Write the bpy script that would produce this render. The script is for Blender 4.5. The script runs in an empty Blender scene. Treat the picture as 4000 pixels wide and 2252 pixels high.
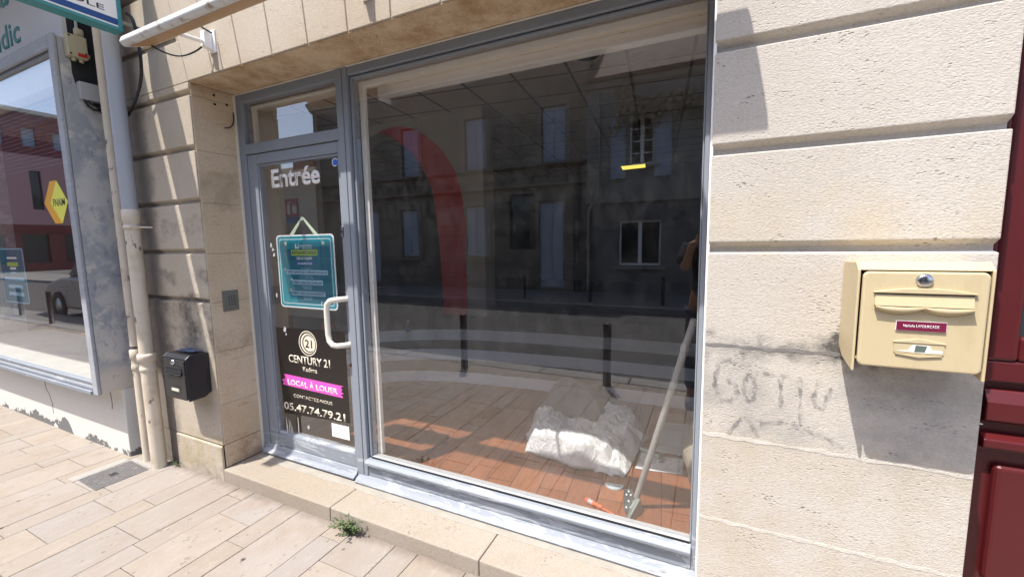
import bpy, bmesh, math, random
from mathutils import Vector, Matrix, noise as mnoise
random.seed(7)
S = bpy.context.scene
COL = S.collection
rad = math.radians

# ------------------------------------------------------------------ camera
cam_d = bpy.data.cameras.new('camera'); cam = bpy.data.objects.new('camera', cam_d); COL.objects.link(cam)
S.camera = cam
cam_d.sensor_width = 36; cam_d.sensor_fit = 'HORIZONTAL'; cam_d.lens = 36*1629.037/4000
cam_d.clip_start = 0.02; cam_d.clip_end = 1500
rx = Vector((0.90469767, 0.42576106, -0.01580022)); up = Vector((-0.03299452, 0.1069871, 0.9937128)); fw = Vector((-0.42477463, 0.89848833, -0.11083876))
mw = Matrix((rx, up, -fw)).transposed().to_4x4(); mw.translation = Vector((2.7698, -1.5015, 1.5))
cam.matrix_world = mw

# ------------------------------------------------------------------ sky, sun, exposure
SUNV = Vector((-0.52, -1.0, 2.27)).normalized()
W = bpy.data.worlds.new('World'); S.world = W; W.use_nodes = True
wn = W.node_tree.nodes; wl = W.node_tree.links
sky = wn.new('ShaderNodeTexSky'); sky.sky_type = 'NISHITA'; sky.sun_disc = False
sky.sun_elevation = math.asin(SUNV.z); sky.sun_rotation = math.atan2(SUNV.x, SUNV.y); sky.air_density = 0.75; sky.dust_density = 2.0; sky.ozone_density = 0.5
bg = wn['Background']; bg.inputs['Strength'].default_value = 0.15
wl.new(sky.outputs[0], bg.inputs[0])
sd = bpy.data.lights.new('sun', 'SUN'); sd.energy = 2.95; sd.angle = rad(0.55); sd.color = (1.0, 0.95, 0.875)
so = bpy.data.objects.new('sun', sd); COL.objects.link(so); so.rotation_euler = SUNV.to_track_quat('Z', 'Y').to_euler(); so.location = SUNV*40
S.view_settings.view_transform = 'Standard'; S.view_settings.look = 'None'; S.view_settings.gamma = 1.0
S.view_settings.exposure = 1.33
S.cycles.max_bounces = 10; S.cycles.diffuse_bounces = 5; S.cycles.glossy_bounces = 5; S.cycles.transparent_max_bounces = 16

# ------------------------------------------------------------------ material helpers
class NT:
    def __init__(s, name):
        s.m = bpy.data.materials.new(name); s.m.use_nodes = True
        s.t = s.m.node_tree; s.n = s.t.nodes; s.l = s.t.links; s.p = s.n['Principled BSDF']; s.out = s.n['Material Output']
        s._pos = None
    def set(s, sock, v):
        if isinstance(v, bpy.types.NodeSocket): s.l.new(v, sock)
        elif v is not None:
            if isinstance(v, (tuple, list)) and len(v) == 3 and sock.type == 'RGBA': v = (*v, 1)
            sock.default_value = v
    def node(s, typ, ins=None, **props):
        n = s.n.new(typ)
        for k, v in props.items(): setattr(n, k, v)
        for k, v in (ins or {}).items(): s.set(n.inputs[k], v)
        return n
    def pos(s):
        if s._pos is None: s._pos = s.node('ShaderNodeNewGeometry').outputs['Position']
        return s._pos
    def map(s, scale=(1,1,1), rot=(0,0,0), loc=(0,0,0), vec=None):
        return s.node('ShaderNodeMapping', {'Vector': vec or s.pos(), 'Scale': scale, 'Rotation': rot, 'Location': loc}).outputs[0]
    def noise(s, scale, detail=4, rough=.55, vec=None, dist=0):
        return s.node('ShaderNodeTexNoise', {'Vector': vec or s.pos(), 'Scale': scale, 'Detail': detail, 'Roughness': rough, 'Distortion': dist}).outputs['Fac']
    def voro(s, scale, vec=None, feature='F1'):
        return s.node('ShaderNodeTexVoronoi', {'Vector': vec or s.pos(), 'Scale': scale}, feature=feature).outputs['Distance']
    def ramp(s, fac, a, b, smooth=True):
        return s.node('ShaderNodeMapRange', {'Value': fac, 'From Min': a, 'From Max': b, 'To Min': 0.0, 'To Max': 1.0}, interpolation_type='SMOOTHSTEP' if smooth else 'LINEAR').outputs[0]
    def math(s, op, a, b=None, c=None):
        n = s.node('ShaderNodeMath', operation=op); s.set(n.inputs[0], a)
        if b is not None: s.set(n.inputs[1], b)
        if c is not None: s.set(n.inputs[2], c)
        return n.outputs[0]
    def mix(s, f, a, b, blend='MIX'):
        n = s.node('ShaderNodeMix', data_type='RGBA', blend_type=blend); s.set(n.inputs[0], f); s.set(n.inputs[6], a); s.set(n.inputs[7], b); return n.outputs[2]
    def xyz(s):
        n = s.node('ShaderNodeSeparateXYZ', {'Vector': s.pos()}); return n.outputs
    def bump(s, h, strength=.4, dist=.01, normal=None):
        n = s.node('ShaderNodeBump', {'Height': h, 'Strength': strength, 'Distance': dist})
        if normal is not None: s.l.new(normal, n.inputs['Normal'])
        return n.outputs[0]
    def done(s, col=None, rough=.8, nrm=None, metal=0, spec=.4):
        s.set(s.p.inputs['Base Color'], col); s.set(s.p.inputs['Roughness'], rough); s.set(s.p.inputs['Metallic'], metal); s.set(s.p.inputs['Specular IOR Level'], spec)
        if nrm is not None: s.l.new(nrm, s.p.inputs['Normal'])
        return s.m

def plain(name, col, rough=.6, var=.12, scale=8, metal=0, bump=0, spec=.4, dirt=None):
    t = NT(name); n = t.noise(scale, 5)
    c = t.mix(n, tuple(v*(1-var) for v in col), tuple(min(1, v*(1+var)) for v in col))
    if dirt:
        d = t.ramp(t.noise(scale*2.3, 6, .65), .52, .72); c = t.mix(d, c, dirt)
    r = t.math('MULTIPLY_ADD', n, .25, rough-.12)
    return t.done(c, r, t.bump(t.noise(scale*12, 3), bump, .004) if bump else None, metal, spec)

def limestone(name, a, b, pit=.6, strata=.5, stain=None, soot=None, seed=0.0):
    t = NT(name)
    big = t.noise(1.6, 4, .6, t.map(loc=(seed, 0, 0)))
    st = t.noise(5, 6, .65, t.map((1.0, 1.0, 4.5), loc=(seed, 2, 0)))
    fine = t.noise(55, 5, .75)
    c = t.mix(t.ramp(big, .3, .7), a, b)
    warm = t.ramp(st, .55, .75)
    c = t.mix(t.math('MULTIPLY', warm, strata), c, tuple(v*k for v, k in zip(b, (.84, .76, .62))))
    c = t.mix(t.math('MULTIPLY', t.ramp(fine, .35, .7), .28), c, tuple(v*.68 for v in a))
    # open pores: short horizontal pits
    pv = t.voro(105, t.map((.6, .6, 1.2)))
    grp = t.ramp(t.noise(5, 6, .72, t.map((1, 1, 3.2), loc=(3, seed, 0))), .52, .70)
    pits = t.math('MULTIPLY', t.ramp(pv, .33, .16), t.math('MULTIPLY_ADD', grp, 1.0, .06))
    c = t.mix(t.math('MULTIPLY', pits, pit), c, tuple(v*.34 for v in b))
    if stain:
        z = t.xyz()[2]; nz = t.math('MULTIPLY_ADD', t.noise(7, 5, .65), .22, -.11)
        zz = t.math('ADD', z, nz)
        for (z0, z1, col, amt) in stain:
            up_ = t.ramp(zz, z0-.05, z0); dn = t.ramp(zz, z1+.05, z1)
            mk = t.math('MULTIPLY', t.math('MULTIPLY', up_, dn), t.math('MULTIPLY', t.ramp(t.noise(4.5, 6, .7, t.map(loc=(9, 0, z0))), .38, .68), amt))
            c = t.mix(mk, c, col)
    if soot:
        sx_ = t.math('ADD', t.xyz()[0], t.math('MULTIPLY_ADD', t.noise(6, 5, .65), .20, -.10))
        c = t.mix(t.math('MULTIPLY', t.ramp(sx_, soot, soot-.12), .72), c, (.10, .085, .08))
    grain = t.noise(120, 3, .7, t.map((1, 1, 1.7)))
    c = t.mix(t.math('MULTIPLY', t.ramp(grain, .50, .68), .30), c, tuple(v*.55 for v in b))
    c = t.mix(t.math('MULTIPLY', t.ramp(grain, .48, .30), .22), c, tuple(min(.8, v*1.25) for v in a))
    h = t.math('SUBTRACT', t.math('ADD', t.math('MULTIPLY', st, .12), t.math('ADD', t.math('MULTIPLY', fine, .3), t.math('MULTIPLY', grain, -.45))), t.math('MULTIPLY', pits, .9))
    return t.done(c, .9, t.bump(h, .8, .006), spec=.2)

GREY = (.13, .125, .12)
M = {}
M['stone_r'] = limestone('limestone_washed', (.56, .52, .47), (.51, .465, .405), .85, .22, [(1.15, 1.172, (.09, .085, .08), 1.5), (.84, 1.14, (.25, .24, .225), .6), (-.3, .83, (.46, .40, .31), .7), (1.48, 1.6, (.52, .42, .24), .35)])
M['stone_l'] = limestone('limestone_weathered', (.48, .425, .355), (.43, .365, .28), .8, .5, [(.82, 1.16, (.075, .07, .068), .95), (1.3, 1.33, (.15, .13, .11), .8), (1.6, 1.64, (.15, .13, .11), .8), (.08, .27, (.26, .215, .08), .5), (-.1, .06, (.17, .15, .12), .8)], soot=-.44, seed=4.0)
M['stone_s'] = limestone('limestone_ochre', (.66, .54, .40), (.55, .42, .285), .9, 1.0, [(.0, .22, (.33, .20, .125), 1.0), (.85, .95, (.30, .22, .15), .6), (1.75, 1.95, (.32, .25, .17), .6), (2.44, 2.5, (.62, .47, .31), 1.0), (2.43, 2.51, (.30, .185, .095), .85)], seed=8.0)
M['stone_step'] = limestone('limestone_step', (.335, .295, .25), (.305, .26, .205), .9, .35, seed=11.0)
M['stone_far'] = limestone('limestone_grimy', (.33, .28, .22), (.24, .20, .155), .4, .5, [(-.2, .9, (.12, .11, .1), .9), (3.25, 3.75, (.10, .09, .08), .9), (2.7, 3.1, (.15, .13, .11), .7)], seed=15.0)
def ashlar():
    m = limestone('ashlar_grimy', (.36, .305, .235), (.27, .22, .165), .4, .6, [(-.2, .9, (.12, .11, .1), .9), (3.25, 3.75, (.10, .09, .08), .9), (2.7, 3.1, (.15, .13, .11), .7), (5.6, 6.6, (.16, .14, .12), .6)], seed=15.0)
    nt = m.node_tree; p = nt.nodes['Principled BSDF']; src = p.inputs['Base Color'].links[0].from_socket
    g_ = nt.nodes.new('ShaderNodeNewGeometry'); mp = nt.nodes.new('ShaderNodeMapping'); mp.inputs['Rotation'].default_value = (rad(90), 0, 0); nt.links.new(g_.outputs['Position'], mp.inputs['Vector'])
    br = nt.nodes.new('ShaderNodeTexBrick'); nt.links.new(mp.outputs[0], br.inputs['Vector'])
    for k_, v_ in (('Scale', 1.0), ('Mortar Size', .012), ('Mortar Smooth', .3), ('Brick Width', .72), ('Row Height', .34), ('Color1', (1, 1, 1, 1)), ('Color2', (.72, .72, .74, 1)), ('Mortar', (.45, .43, .40, 1))): br.inputs[k_].default_value = v_
    mx = nt.nodes.new('ShaderNodeMix'); mx.data_type = 'RGBA'; mx.blend_type = 'MULTIPLY'; mx.inputs[0].default_value = 1
    nt.links.new(src, mx.inputs[6]); nt.links.new(br.outputs['Color'], mx.inputs[7]); nt.links.new(mx.outputs[2], p.inputs['Base Color']); return m
M['ashlar'] = ashlar()
M['mortar'] = plain('mortar', (.30, .28, .245), .95, .25, 14, bump=.5)
M['joint'] = plain('joint_grout', (.13, .11, .09), .95, .2, 30)

def slabmat():
    t = NT('paving_stone')
    a = t.node('ShaderNodeVertexColor', layer_name='tint').outputs['Color']
    n1 = t.noise(3.5, 7, .66); n2 = t.noise(90, 3, .6); st = t.noise(9, 6, .7, t.map((3.5, 1, 1)))
    c = t.mix(t.math('MULTIPLY', t.ramp(n1, .42, .72), .5), a, (.235, .185, .14))
    c = t.mix(t.math('MULTIPLY', t.ramp(st, .48, .8), .45), c, (.39, .345, .295))
    c = t.mix(t.math('MULTIPLY', t.ramp(t.noise(17, 6, .72), .55, .78), .35), c, (.20, .165, .135))
    wide = t.math('MULTIPLY', t.ramp(t.voro(1.9, t.map((1, 1, 1), loc=(.3, .2, 0))), .10, .02), t.ramp(t.noise(30, 4), .35, .6))
    c = t.mix(t.math('MULTIPLY', wide, .4), c, (.12, .10, .085))
    spot = t.math('MULTIPLY', t.ramp(t.voro(5.5), .075, .045), t.ramp(t.noise(2.2, 2), .47, .53))
    c = t.mix(spot, c, (.06, .054, .05))
    pit = t.math('MULTIPLY', t.ramp(t.voro(48, t.map((1, .45, 1))), .24, .10), t.ramp(t.noise(6, 4), .50, .62))
    c = t.mix(t.math('MULTIPLY', pit, .75), c, (.13, .10, .08))
    yy = t.math('ADD', t.xyz()[1], t.math('MULTIPLY_ADD', t.noise(9, 6, .7), .14, -.07))
    c = t.mix(t.math('MULTIPLY', t.ramp(yy, -.075, -.005), .6), c, (.13, .105, .085))
    return t.done(c, .78, t.bump(t.math('SUBTRACT', t.math('ADD', t.math('MULTIPLY', n2, .5), t.math('MULTIPLY', st, .5)), pit), .5, .006), spec=.3)
M['slab'] = slabmat()
def asphaltmat():
    t = NT('asphalt'); n = t.noise(2.2, 5, .6, t.map((.4, 2, 1))); f = t.noise(220, 2)
    return t.done(t.mix(n, (.042, .042, .044), (.085, .083, .082)), .92, t.bump(f, .6, .004))
M['asphalt'] = asphaltmat()
M['kerb'] = plain('granite_kerb', (.24, .23, .22), .85, .2, 30, bump=.3)
M['far_pave'] = plain('concrete_paving', (.17, .165, .155), .9, .2, 6)
M['earth'] = plain('ground_earth', (.10, .10, .095), .95, .2, .5)

def frame_paint(name, lo, hi, worn_z=.32, amount=1.0):
    t = NT(name)
    z = t.xyz()[2]; n = t.noise(9, 8, .74, t.map((.35, 1, 1.6)), 1.2); n2 = t.noise(30, 6, .75, t.map((.35, 1, 2.2)))
    c = t.mix(t.noise(3, 4), lo, hi)
    low = t.ramp(z, worn_z+.12, worn_z-.2)
    mk = t.ramp(t.math('ADD', n, t.math('MULTIPLY_ADD', low, .14, -.045)), .60, .68)
    mk2 = t.math('MULTIPLY', t.ramp(t.math('ADD', n2, t.math('MULTIPLY', low, .12)), .68, .74), .8)
    mk = t.math('MINIMUM', t.math('MULTIPLY', t.math('MAXIMUM', mk, mk2), amount), 1.0)
    c = t.mix(t.math('MULTIPLY', mk, .85), c, (.42, .44, .485))
    crack = t.math('MULTIPLY', t.ramp(t.noise(55, 3, .6, t.map((.12, 1, 1.4))), .64, .70), low)
    c = t.mix(t.math('MULTIPLY', crack, .6), c, (.10, .09, .10))
    return t.done(c, .55, t.bump(t.math('MULTIPLY_ADD', mk, -.4, t.math('MULTIPLY', n2, .5)), .4, .003), spec=.4)
M['frame'] = frame_paint('worn_blue_grey_paint', (.205, .23, .268), (.245, .27, .308))
M['bare'] = frame_paint('scraped_metal_trim', (.195, .22, .26), (.26, .28, .32), .6, .9)
M['inner'] = plain('inner_frame_cream', (.80, .77, .70), .7, .1, 6, bump=.1)
M['caulk'] = plain('caulk', (.70, .66, .58), .7, .12, 30)
M['rubber'] = plain('black_rubber', (.012, .012, .014), .7)
M['dark'] = plain('dark_void', (.02, .022, .026), .8, .3, 6)

def glassmat(name, ior=1.72, dust=.02, tint=(.975, .98, .98)):
    t = NT(name); t.n.remove(t.p)
    g = t.node('ShaderNodeNewGeometry')
    fr = t.node('ShaderNodeFresnel', {'IOR': ior})
    front = t.math('SUBTRACT', 1.0, g.outputs['Backfacing'])
    f = t.math('MULTIPLY', fr.outputs[0], front)
    tr = t.node('ShaderNodeBsdfTransparent', {'Color': tint}); gl = t.node('ShaderNodeBsdfGlossy', {'Color': (1, 1, 1), 'Roughness': 0.0})
    df = t.node('ShaderNodeBsdfDiffuse', {'Color': (.7, .7, .68)})
    dust_haze = t.math('MULTIPLY', t.math('MULTIPLY', t.ramp(t.noise(14, 6, .75, t.map((1, 1, .6))), .35, .9), dust*2), front)  # dust on the pane, doubling as a thin pale haze
    m0 = t.node('ShaderNodeMixShader', {0: dust_haze, 1: tr.outputs[0], 2: df.outputs[0]})
    m1 = t.node('ShaderNodeMixShader', {0: f, 1: m0.outputs[0], 2: gl.outputs[0]})
    t.l.new(m1.outputs[0], t.out.inputs[0]); return t.m
M['glass'] = glassmat('window_glass', 2.35, .02)
M['glass2'] = glassmat('neighbour_glass', 2.9, .012)
M['pane'] = plain('old_window_pane', (.03, .035, .04), .08, .1, 3, spec=.6)

# ------------------------------------------------------------------ geometry helpers
class MB:
    def __init__(s): s.v = []; s.f = []; s.sm = []; s.fc = []
    def add(s, vs, fs, smooth=False, tint=None):
        b = len(s.v); s.v += [tuple(v) for v in vs]
        for f in fs: s.f.append([b+i for i in f]); s.sm.append(smooth); s.fc.append(tint)
        return s
    def box(s, x0, x1, y0, y1, z0, z1, tint=None):
        vs = [(x, y, z) for z in (z0, z1) for y in (y0, y1) for x in (x0, x1)]
        return s.add(vs, [(0, 2, 3, 1), (4, 5, 7, 6), (0, 1, 5, 4), (2, 6, 7, 3), (0, 4, 6, 2), (1, 3, 7, 5)], tint=tint)
    def hexa(s, lo, hi, tint=None):   # two quads (4 pts each, same order)
        return s.add(list(lo)+list(hi), [(3, 2, 1, 0), (4, 5, 6, 7), (0, 1, 5, 4), (1, 2, 6, 5), (2, 3, 7, 6), (3, 0, 4, 7)], tint=tint)
    def prism(s, poly, axis, a, b, smooth=False):
        def P(p, t):
            if axis == 'x': return (t, p[0], p[1])
            if axis == 'y': return (p[0], t, p[1])
            return (p[0], p[1], t)
        n = len(poly); vs = [P(p, a) for p in poly]+[P(p, b) for p in poly]
        s.add(vs, [tuple(range(n))[::-1], tuple(range(n, 2*n))]); base = len(s.v)-2*n
        for i in range(n):
            j = (i+1) % n; s.f.append([base+i, base+j, base+n+j, base+n+i]); s.sm.append(smooth); s.fc.append(None)
        return s
    def tube(s, pts, r, n=10, caps=True):
        pts = [Vector(p) for p in pts]; rr = r if isinstance(r, (list, tuple)) else [r]*len(pts)
        rings = []; prev = None
        for i, p in enumerate(pts):
            d = (pts[min(i+1, len(pts)-1)]-pts[max(i-1, 0)]).normalized()
            if prev is None:
                a = d.orthogonal().normalized()
            else:
                a = prev - d*prev.dot(d); a = a.normalized() if a.length > 1e-6 else d.orthogonal().normalized()
            prev = a; b = d.cross(a)
            rings.append([p+(a*math.cos(2*math.pi*k/n)+b*math.sin(2*math.pi*k/n))*rr[i] for k in range(n)])
        vs = [v for R in rings for v in R]; fs = []
        for i in range(len(rings)-1):
            for k in range(n):
                k2 = (k+1) % n; fs.append((i*n+k, i*n+k2, (i+1)*n+k2, (i+1)*n+k))
        s.add(vs, fs, True)
        if caps:
            s.add(rings[0], [tuple(range(n))[::-1]]); s.add(rings[-1], [tuple(range(n))])
        return s
    def cyl(s, p0, p1, r, n=20): return s.tube([p0, p1], r, n)
    def lathe(s, c, prof, n=24, axis='z'):
        pts = []
        c = Vector(c)
        for r, h in prof:
            for k in range(n):
                a = 2*math.pi*k/n; q = (r*math.cos(a), r*math.sin(a), h)
                if axis == 'y': q = (q[0], q[2], q[1])
                pts.append(c+Vector(q))
        fs = []
        for i in range(len(prof)-1):
            for k in range(n):
                k2 = (k+1) % n; f = (i*n+k, i*n+k2, (i+1)*n+k2, (i+1)*n+k); fs.append(f if axis == 'z' else f[::-1])
        return s.add(pts, fs, True)
    def build(s, name, mat, parent=None, bevel=0, seg=2, smooth=None, recalc=True, rot=None):
        me = bpy.data.meshes.new(name)
        off = base_of(parent) if parent else Vector((0, 0, 0))
        me.from_pydata([Vector(v)-off for v in s.v], [], s.f)
        if any(c is not None for c in s.fc):
            ca = me.color_attributes.new('tint', 'FLOAT_COLOR', 'CORNER'); i = 0
            for p, c in zip(me.polygons, s.fc):
                for _ in p.loop_indices: ca.data[i].color = (*(c or (1, 1, 1)), 1); i += 1
        for p, sm in zip(me.polygons, s.sm): p.use_smooth = sm if smooth is None else smooth
        if recalc:
            bm = bmesh.new(); bm.from_mesh(me); bmesh.ops.recalc_face_normals(bm, faces=bm.faces); bm.to_mesh(me); bm.free()
        me.materials.append(M[mat] if isinstance(mat, str) else mat)
        o = bpy.data.objects.new(name, me); COL.objects.link(o)
        if parent: o.parent = parent
        if bevel:
            b = o.modifiers.new('bevel', 'BEVEL'); b.width = bevel; b.segments = seg; b.limit_method = 'ANGLE'; b.angle_limit = rad(40)
        return o
def base_of(p):
    v = Vector((0, 0, 0))
    while p is not None: v += Vector(p.location); p = p.parent
    return v
def thing(name, label, cat, loc, group=None):
    o = bpy.data.objects.new(name, None); COL.objects.link(o); o.location = loc; o.empty_display_size = .1
    return tag(o, label, cat, group)
def tag(o, label, cat, group=None):
    o['label'] = label; o['category'] = cat
    if group: o['group'] = group
    return o
def struct(o): o['kind'] = 'structure'; return o
def stuff(o): o['kind'] = 'stuff'; return o
def plab(o, label): o['label'] = label; return o
def grid_wall(mb, x0, x1, z0, z1, y0, y1, holes):
    xs = sorted({x0, x1, *[h[0] for h in holes], *[h[1] for h in holes]}); zs = sorted({z0, z1, *[h[2] for h in holes], *[h[3] for h in holes]})
    xs = [x for x in xs if x0 <= x <= x1]; zs = [z for z in zs if z0 <= z <= z1]
    def solid(i, j):
        if not (0 <= i < len(xs)-1 and 0 <= j < len(zs)-1): return False
        cx = (xs[i]+xs[i+1])/2; cz = (zs[j]+zs[j+1])/2
        return not any(h[0] < cx < h[1] and h[2] < cz < h[3] for h in holes)
    for i in range(len(xs)-1):
        for j in range(len(zs)-1):
            if not solid(i, j): continue
            a, b, c, d = xs[i], xs[i+1], zs[j], zs[j+1]
            mb.add([(a, y0, c), (b, y0, c), (b, y0, d), (a, y0, d), (a, y1, c), (b, y1, c), (b, y1, d), (a, y1, d)],
                   [(0, 1, 2, 3), (5, 4, 7, 6)]+([] if solid(i-1, j) else [(4, 0, 3, 7)])+([] if solid(i+1, j) else [(1, 5, 6, 2)])+([] if solid(i, j-1) else [(4, 5, 1, 0)])+([] if solid(i, j+1) else [(3, 2, 6, 7)]))
    return mb
def arcs(pts, n=3):
    P = [Vector(p) for p in pts]
    for _ in range(n): 
        Q = [P[0]]
        for a, b in zip(P, P[1:]): Q += [a.lerp(b, .25), a.lerp(b, .75)]
        P = Q+[P[-1]]
    return P
def rrect(x0, x1, z0, z1, r, n=6):
    pts = []
    for cx, cz, a0 in ((x1-r, z1-r, 0), (x0+r, z1-r, 90), (x0+r, z0+r, 180), (x1-r, z0+r, 270)):
        for k in range(n+1):
            a = rad(a0+90*k/n); pts.append((cx+r*math.cos(a), cz+r*math.sin(a)))
    return pts
def circ(cx, cz, r, n=28, rz=None): return [(cx+r*math.cos(2*math.pi*k/n), cz+(rz or r)*math.sin(2*math.pi*k/n)) for k in range(n)]
def text(name, txt, w, h, org, mat, parent, right=(1, 0, 0), upv=(0, 0, 1), bold=0.0, shear=0, thick=.0012):
    cu = bpy.data.curves.new(name, 'FONT'); cu.body = txt; cu.size = 1; cu.offset = bold; cu.shear = shear; cu.resolution_u = 4; cu.extrude = 0
    ob = bpy.data.objects.new(name, cu); COL.objects.link(ob)
    bpy.context.view_layer.update()
    me = bpy.data.meshes.new_from_object(ob.evaluated_get(bpy.context.evaluated_depsgraph_get()))
    bpy.data.objects.remove(ob); bpy.data.curves.remove(cu)
    xs = [v.co.x for v in me.vertices]; ys = [v.co.y for v in me.vertices]
    sx = w/(max(xs)-min(xs)); sy = h/(max(ys)-min(ys)) if h else sx
    r_, u_ = Vector(right).normalized(), Vector(upv).normalized(); nrm = r_.cross(u_)
    off = Vector(org)-(base_of(parent) if parent else Vector((0, 0, 0)))
    x0, y0 = min(xs), min(ys)
    for v in me.vertices: v.co = off+r_*((v.co.x-x0)*sx)+u_*((v.co.y-y0)*sy)
    bm = bmesh.new(); bm.from_mesh(me)
    ret = bmesh.ops.extrude_face_region(bm, geom=bm.faces[:]); vs = [g for g in ret['geom'] if isinstance(g, bmesh.types.BMVert)]
    bmesh.ops.translate(bm, verts=vs, vec=nrm*thick); bmesh.ops.recalc_face_normals(bm, faces=bm.faces); bm.to_mesh(me); bm.free()
    me.materials.append(M[mat] if isinstance(mat, str) else mat)
    o = bpy.data.objects.new(name, me); COL.objects.link(o)
    if parent: o.parent = parent
    return o
def flat(name, poly, y, mat, parent=None, t=.0008):
    return MB().prism(poly, 'y', y, y+t).build(name, mat, parent)

# simple colours
for k, c, r in (('white', (.84, .835, .82), .45), ('offwhite', (.66, .63, .55), .5), ('teal', (.008, .25, .32), .4), ('teal_dark', (.004, .12, .18), .4), ('lime', (.36, .52, .06), .5), ('cyanbar', (.34, .55, .68), .5), ('bluebar', (.02, .10, .30), .5),
                ('navytxt', (.02, .03, .05), .5), ('poster', (.016, .013, .012), .35), ('goldtxt', (.72, .66, .54), .5), ('pink', (.80, .10, .50), .45), ('beigebox', (.52, .43, .265), .4), ('blackbox', (.018, .018, .02), .38),
                ('chrome', (.55, .55, .56), .22), ('maroon', (.085, .010, .012), .35), ('plum', (.16, .012, .045), .4), ('pvc', (.36, .38, .42), .45), ('bollard', (.03, .02, .02), .5), ('red', (.45, .03, .025), .4), ('redarch', (.78, .04, .035), .5),
                ('yellow', (.72, .60, .10), .5), ('orange', (.72, .36, .02), .45), ('fnyellow', (.75, .75, .10), .45), ('skyblue', (.03, .12, .55), .4), ('signteal', (.05, .25, .27), .4), ('signblue', (.012, .07, .25), .4), ('junction', (.46, .43, .30), .5), ('ltgrey', (.42, .42, .43), .5),
                ('cable', (.015, .016, .02), .5), ('shutter', (.38, .42, .50), .6), ('darkgrey', (.05, .052, .056), .6), ('toolorange', (.75, .13, .03), .35), ('steel', (.40, .41, .42), .35), ('galv', (.33, .36, .35), .45), ('cream_awning', (.62, .57, .46), .8),
                ('skin', (.30, .17, .12), .55), ('cloth_dark', (.02, .022, .03), .85), ('denim', (.03, .045, .09), .85), ('hair', (.03, .02, .015), .7), ('rust', (.16, .05, .025), .85), ('brick_red', (.20, .035, .035), .7), ('tile', (.12, .085, .065), .85), ('pink_render', (.52, .28, .27), .8), ('olive', (.17, .16, .10), .6)):
    M[k] = plain(k, c, r, .07, 5, metal=1 if k in ('chrome', 'steel', 'galv') else 0)
M['beigebox'] = (lambda t: t.done(t.mix(t.math('MULTIPLY', t.ramp(t.noise(9, 7, .75, t.map((1.6, 1, .45))), .50, .74), .30), t.mix(t.noise(2.5, 3), (.50, .415, .26), (.535, .445, .275)), (.33, .26, .15)), t.math('MULTIPLY_ADD', t.noise(12, 5), .3, .26), t.bump(t.noise(160, 2), .06, .002)))(NT('scuffed_beige_enamel'))
M['pipe'] = (lambda t: (lambda n: t.done(t.mix(t.ramp(n, .60, .63), t.mix(t.ramp(t.noise(7, 5), .5, .75), (.60, .53, .43), (.50, .41, .31)), t.mix(t.noise(20, 2), (.15, .06, .03), (.20, .21, .23))), .5, t.bump(n, .3, .003)))(t.noise(13, 6, .65, t.map((1, 1, .5)))))(NT('flaking_cream_paint'))

def render_grey():
    t = NT('patchy_grey_render'); n = t.noise(4.2, 7, .62, t.map((1, 1, .7)), .8); n2 = t.noise(11, 5, .6)
    c = t.mix(t.ramp(n, .42, .55), (.53, .515, .485), (.35, .36, .385)); c = t.mix(t.ramp(n2, .52, .66), c, (.56, .545, .51)); c = t.mix(t.ramp(t.xyz()[2], .74, .60), c, (.55, .51, .45))
    c = t.mix(t.math('MULTIPLY', t.ramp(t.noise(26, 6, .75, t.map((1, 1, .6))), .57, .66), .7), c, (.20, .215, .245))
    return t.done(c, .85, t.bump(t.math('ADD', n, t.math('MULTIPLY', n2, .5)), .5, .008))
M['render'] = render_grey()
def plinthmat():
    t = NT('flaking_white_plinth'); z = t.xyz()[2]; n = t.noise(4.5, 7, .68)
    k = t.ramp(t.math('ADD', n, t.math('MULTIPLY_ADD', t.ramp(z, .16, -.02), .30, -.08)), .655, .665)
    stn = t.ramp(t.noise(9, 6, .7, t.map((1, 1, .4))), .55, .8)
    c = t.mix(t.math('MULTIPLY', stn, .3), (.63, .61, .57), (.40, .37, .33))
    return t.done(t.mix(k, c, (.15, .15, .15)), .75, t.bump(t.math('MULTIPLY', k, -1.0), .8, .01))
M['plinth'] = plinthmat()
def woodmat():
    t = NT('parquet_boards')
    v = t.map(rot=(0, 0, rad(-5.5)))
    br = t.node('ShaderNodeTexBrick', {'Vector': t.map(rot=(0, 0, rad(90)), vec=v), 'Color1': (.235, .085, .038), 'Color2': (.315, .125, .058), 'Mortar': (.03, .014, .008), 'Scale': 1.0, 'Mortar Size': .0025, 'Mortar Smooth': .1, 'Bias': 0.0, 'Brick Width': 1.1, 'Row Height': .165}, offset=.37)
    g = t.noise(26, 6, .65, t.map((3, .35, 1), vec=v)); w = t.noise(60, 3, .7, t.map((3, .2, 1), vec=v))
    c = t.mix(t.math('MULTIPLY', t.ramp(g, .35, .75), .5), br.outputs['Color'], (.13, .045, .022))
    c = t.mix(t.math('MULTIPLY', t.ramp(w, .60, .75), .35), c, (.42, .27, .18))
    return t.done(c, .42, t.bump(t.math('MULTIPLY_ADD', g, .3, t.math('MULTIPLY', br.outputs['Fac'], -1.0)), .25, .003), spec=.4)
M['parquet'] = woodmat()
def ceilmat():
    t = NT('ceiling_tiles')
    br = t.node('ShaderNodeTexBrick', {'Vector': t.map(rot=(0, 0, rad(-6)), loc=(.12, .18, 0)), 'Color1': (.78, .74, .66), 'Color2': (.80, .76, .68), 'Mortar': (.20, .19, .175), 'Scale': 1.0, 'Mortar Size': .016, 'Mortar Smooth': .05, 'Bias': 0.0, 'Brick Width': .6, 'Row Height': .6}, offset=0.0)
    return t.done(t.mix(t.math('MULTIPLY', t.ramp(t.noise(3, 4), .5, .8), .2), br.outputs['Color'], (.5, .46, .4)), .9)
M['ceiling'] = ceilmat()
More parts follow.
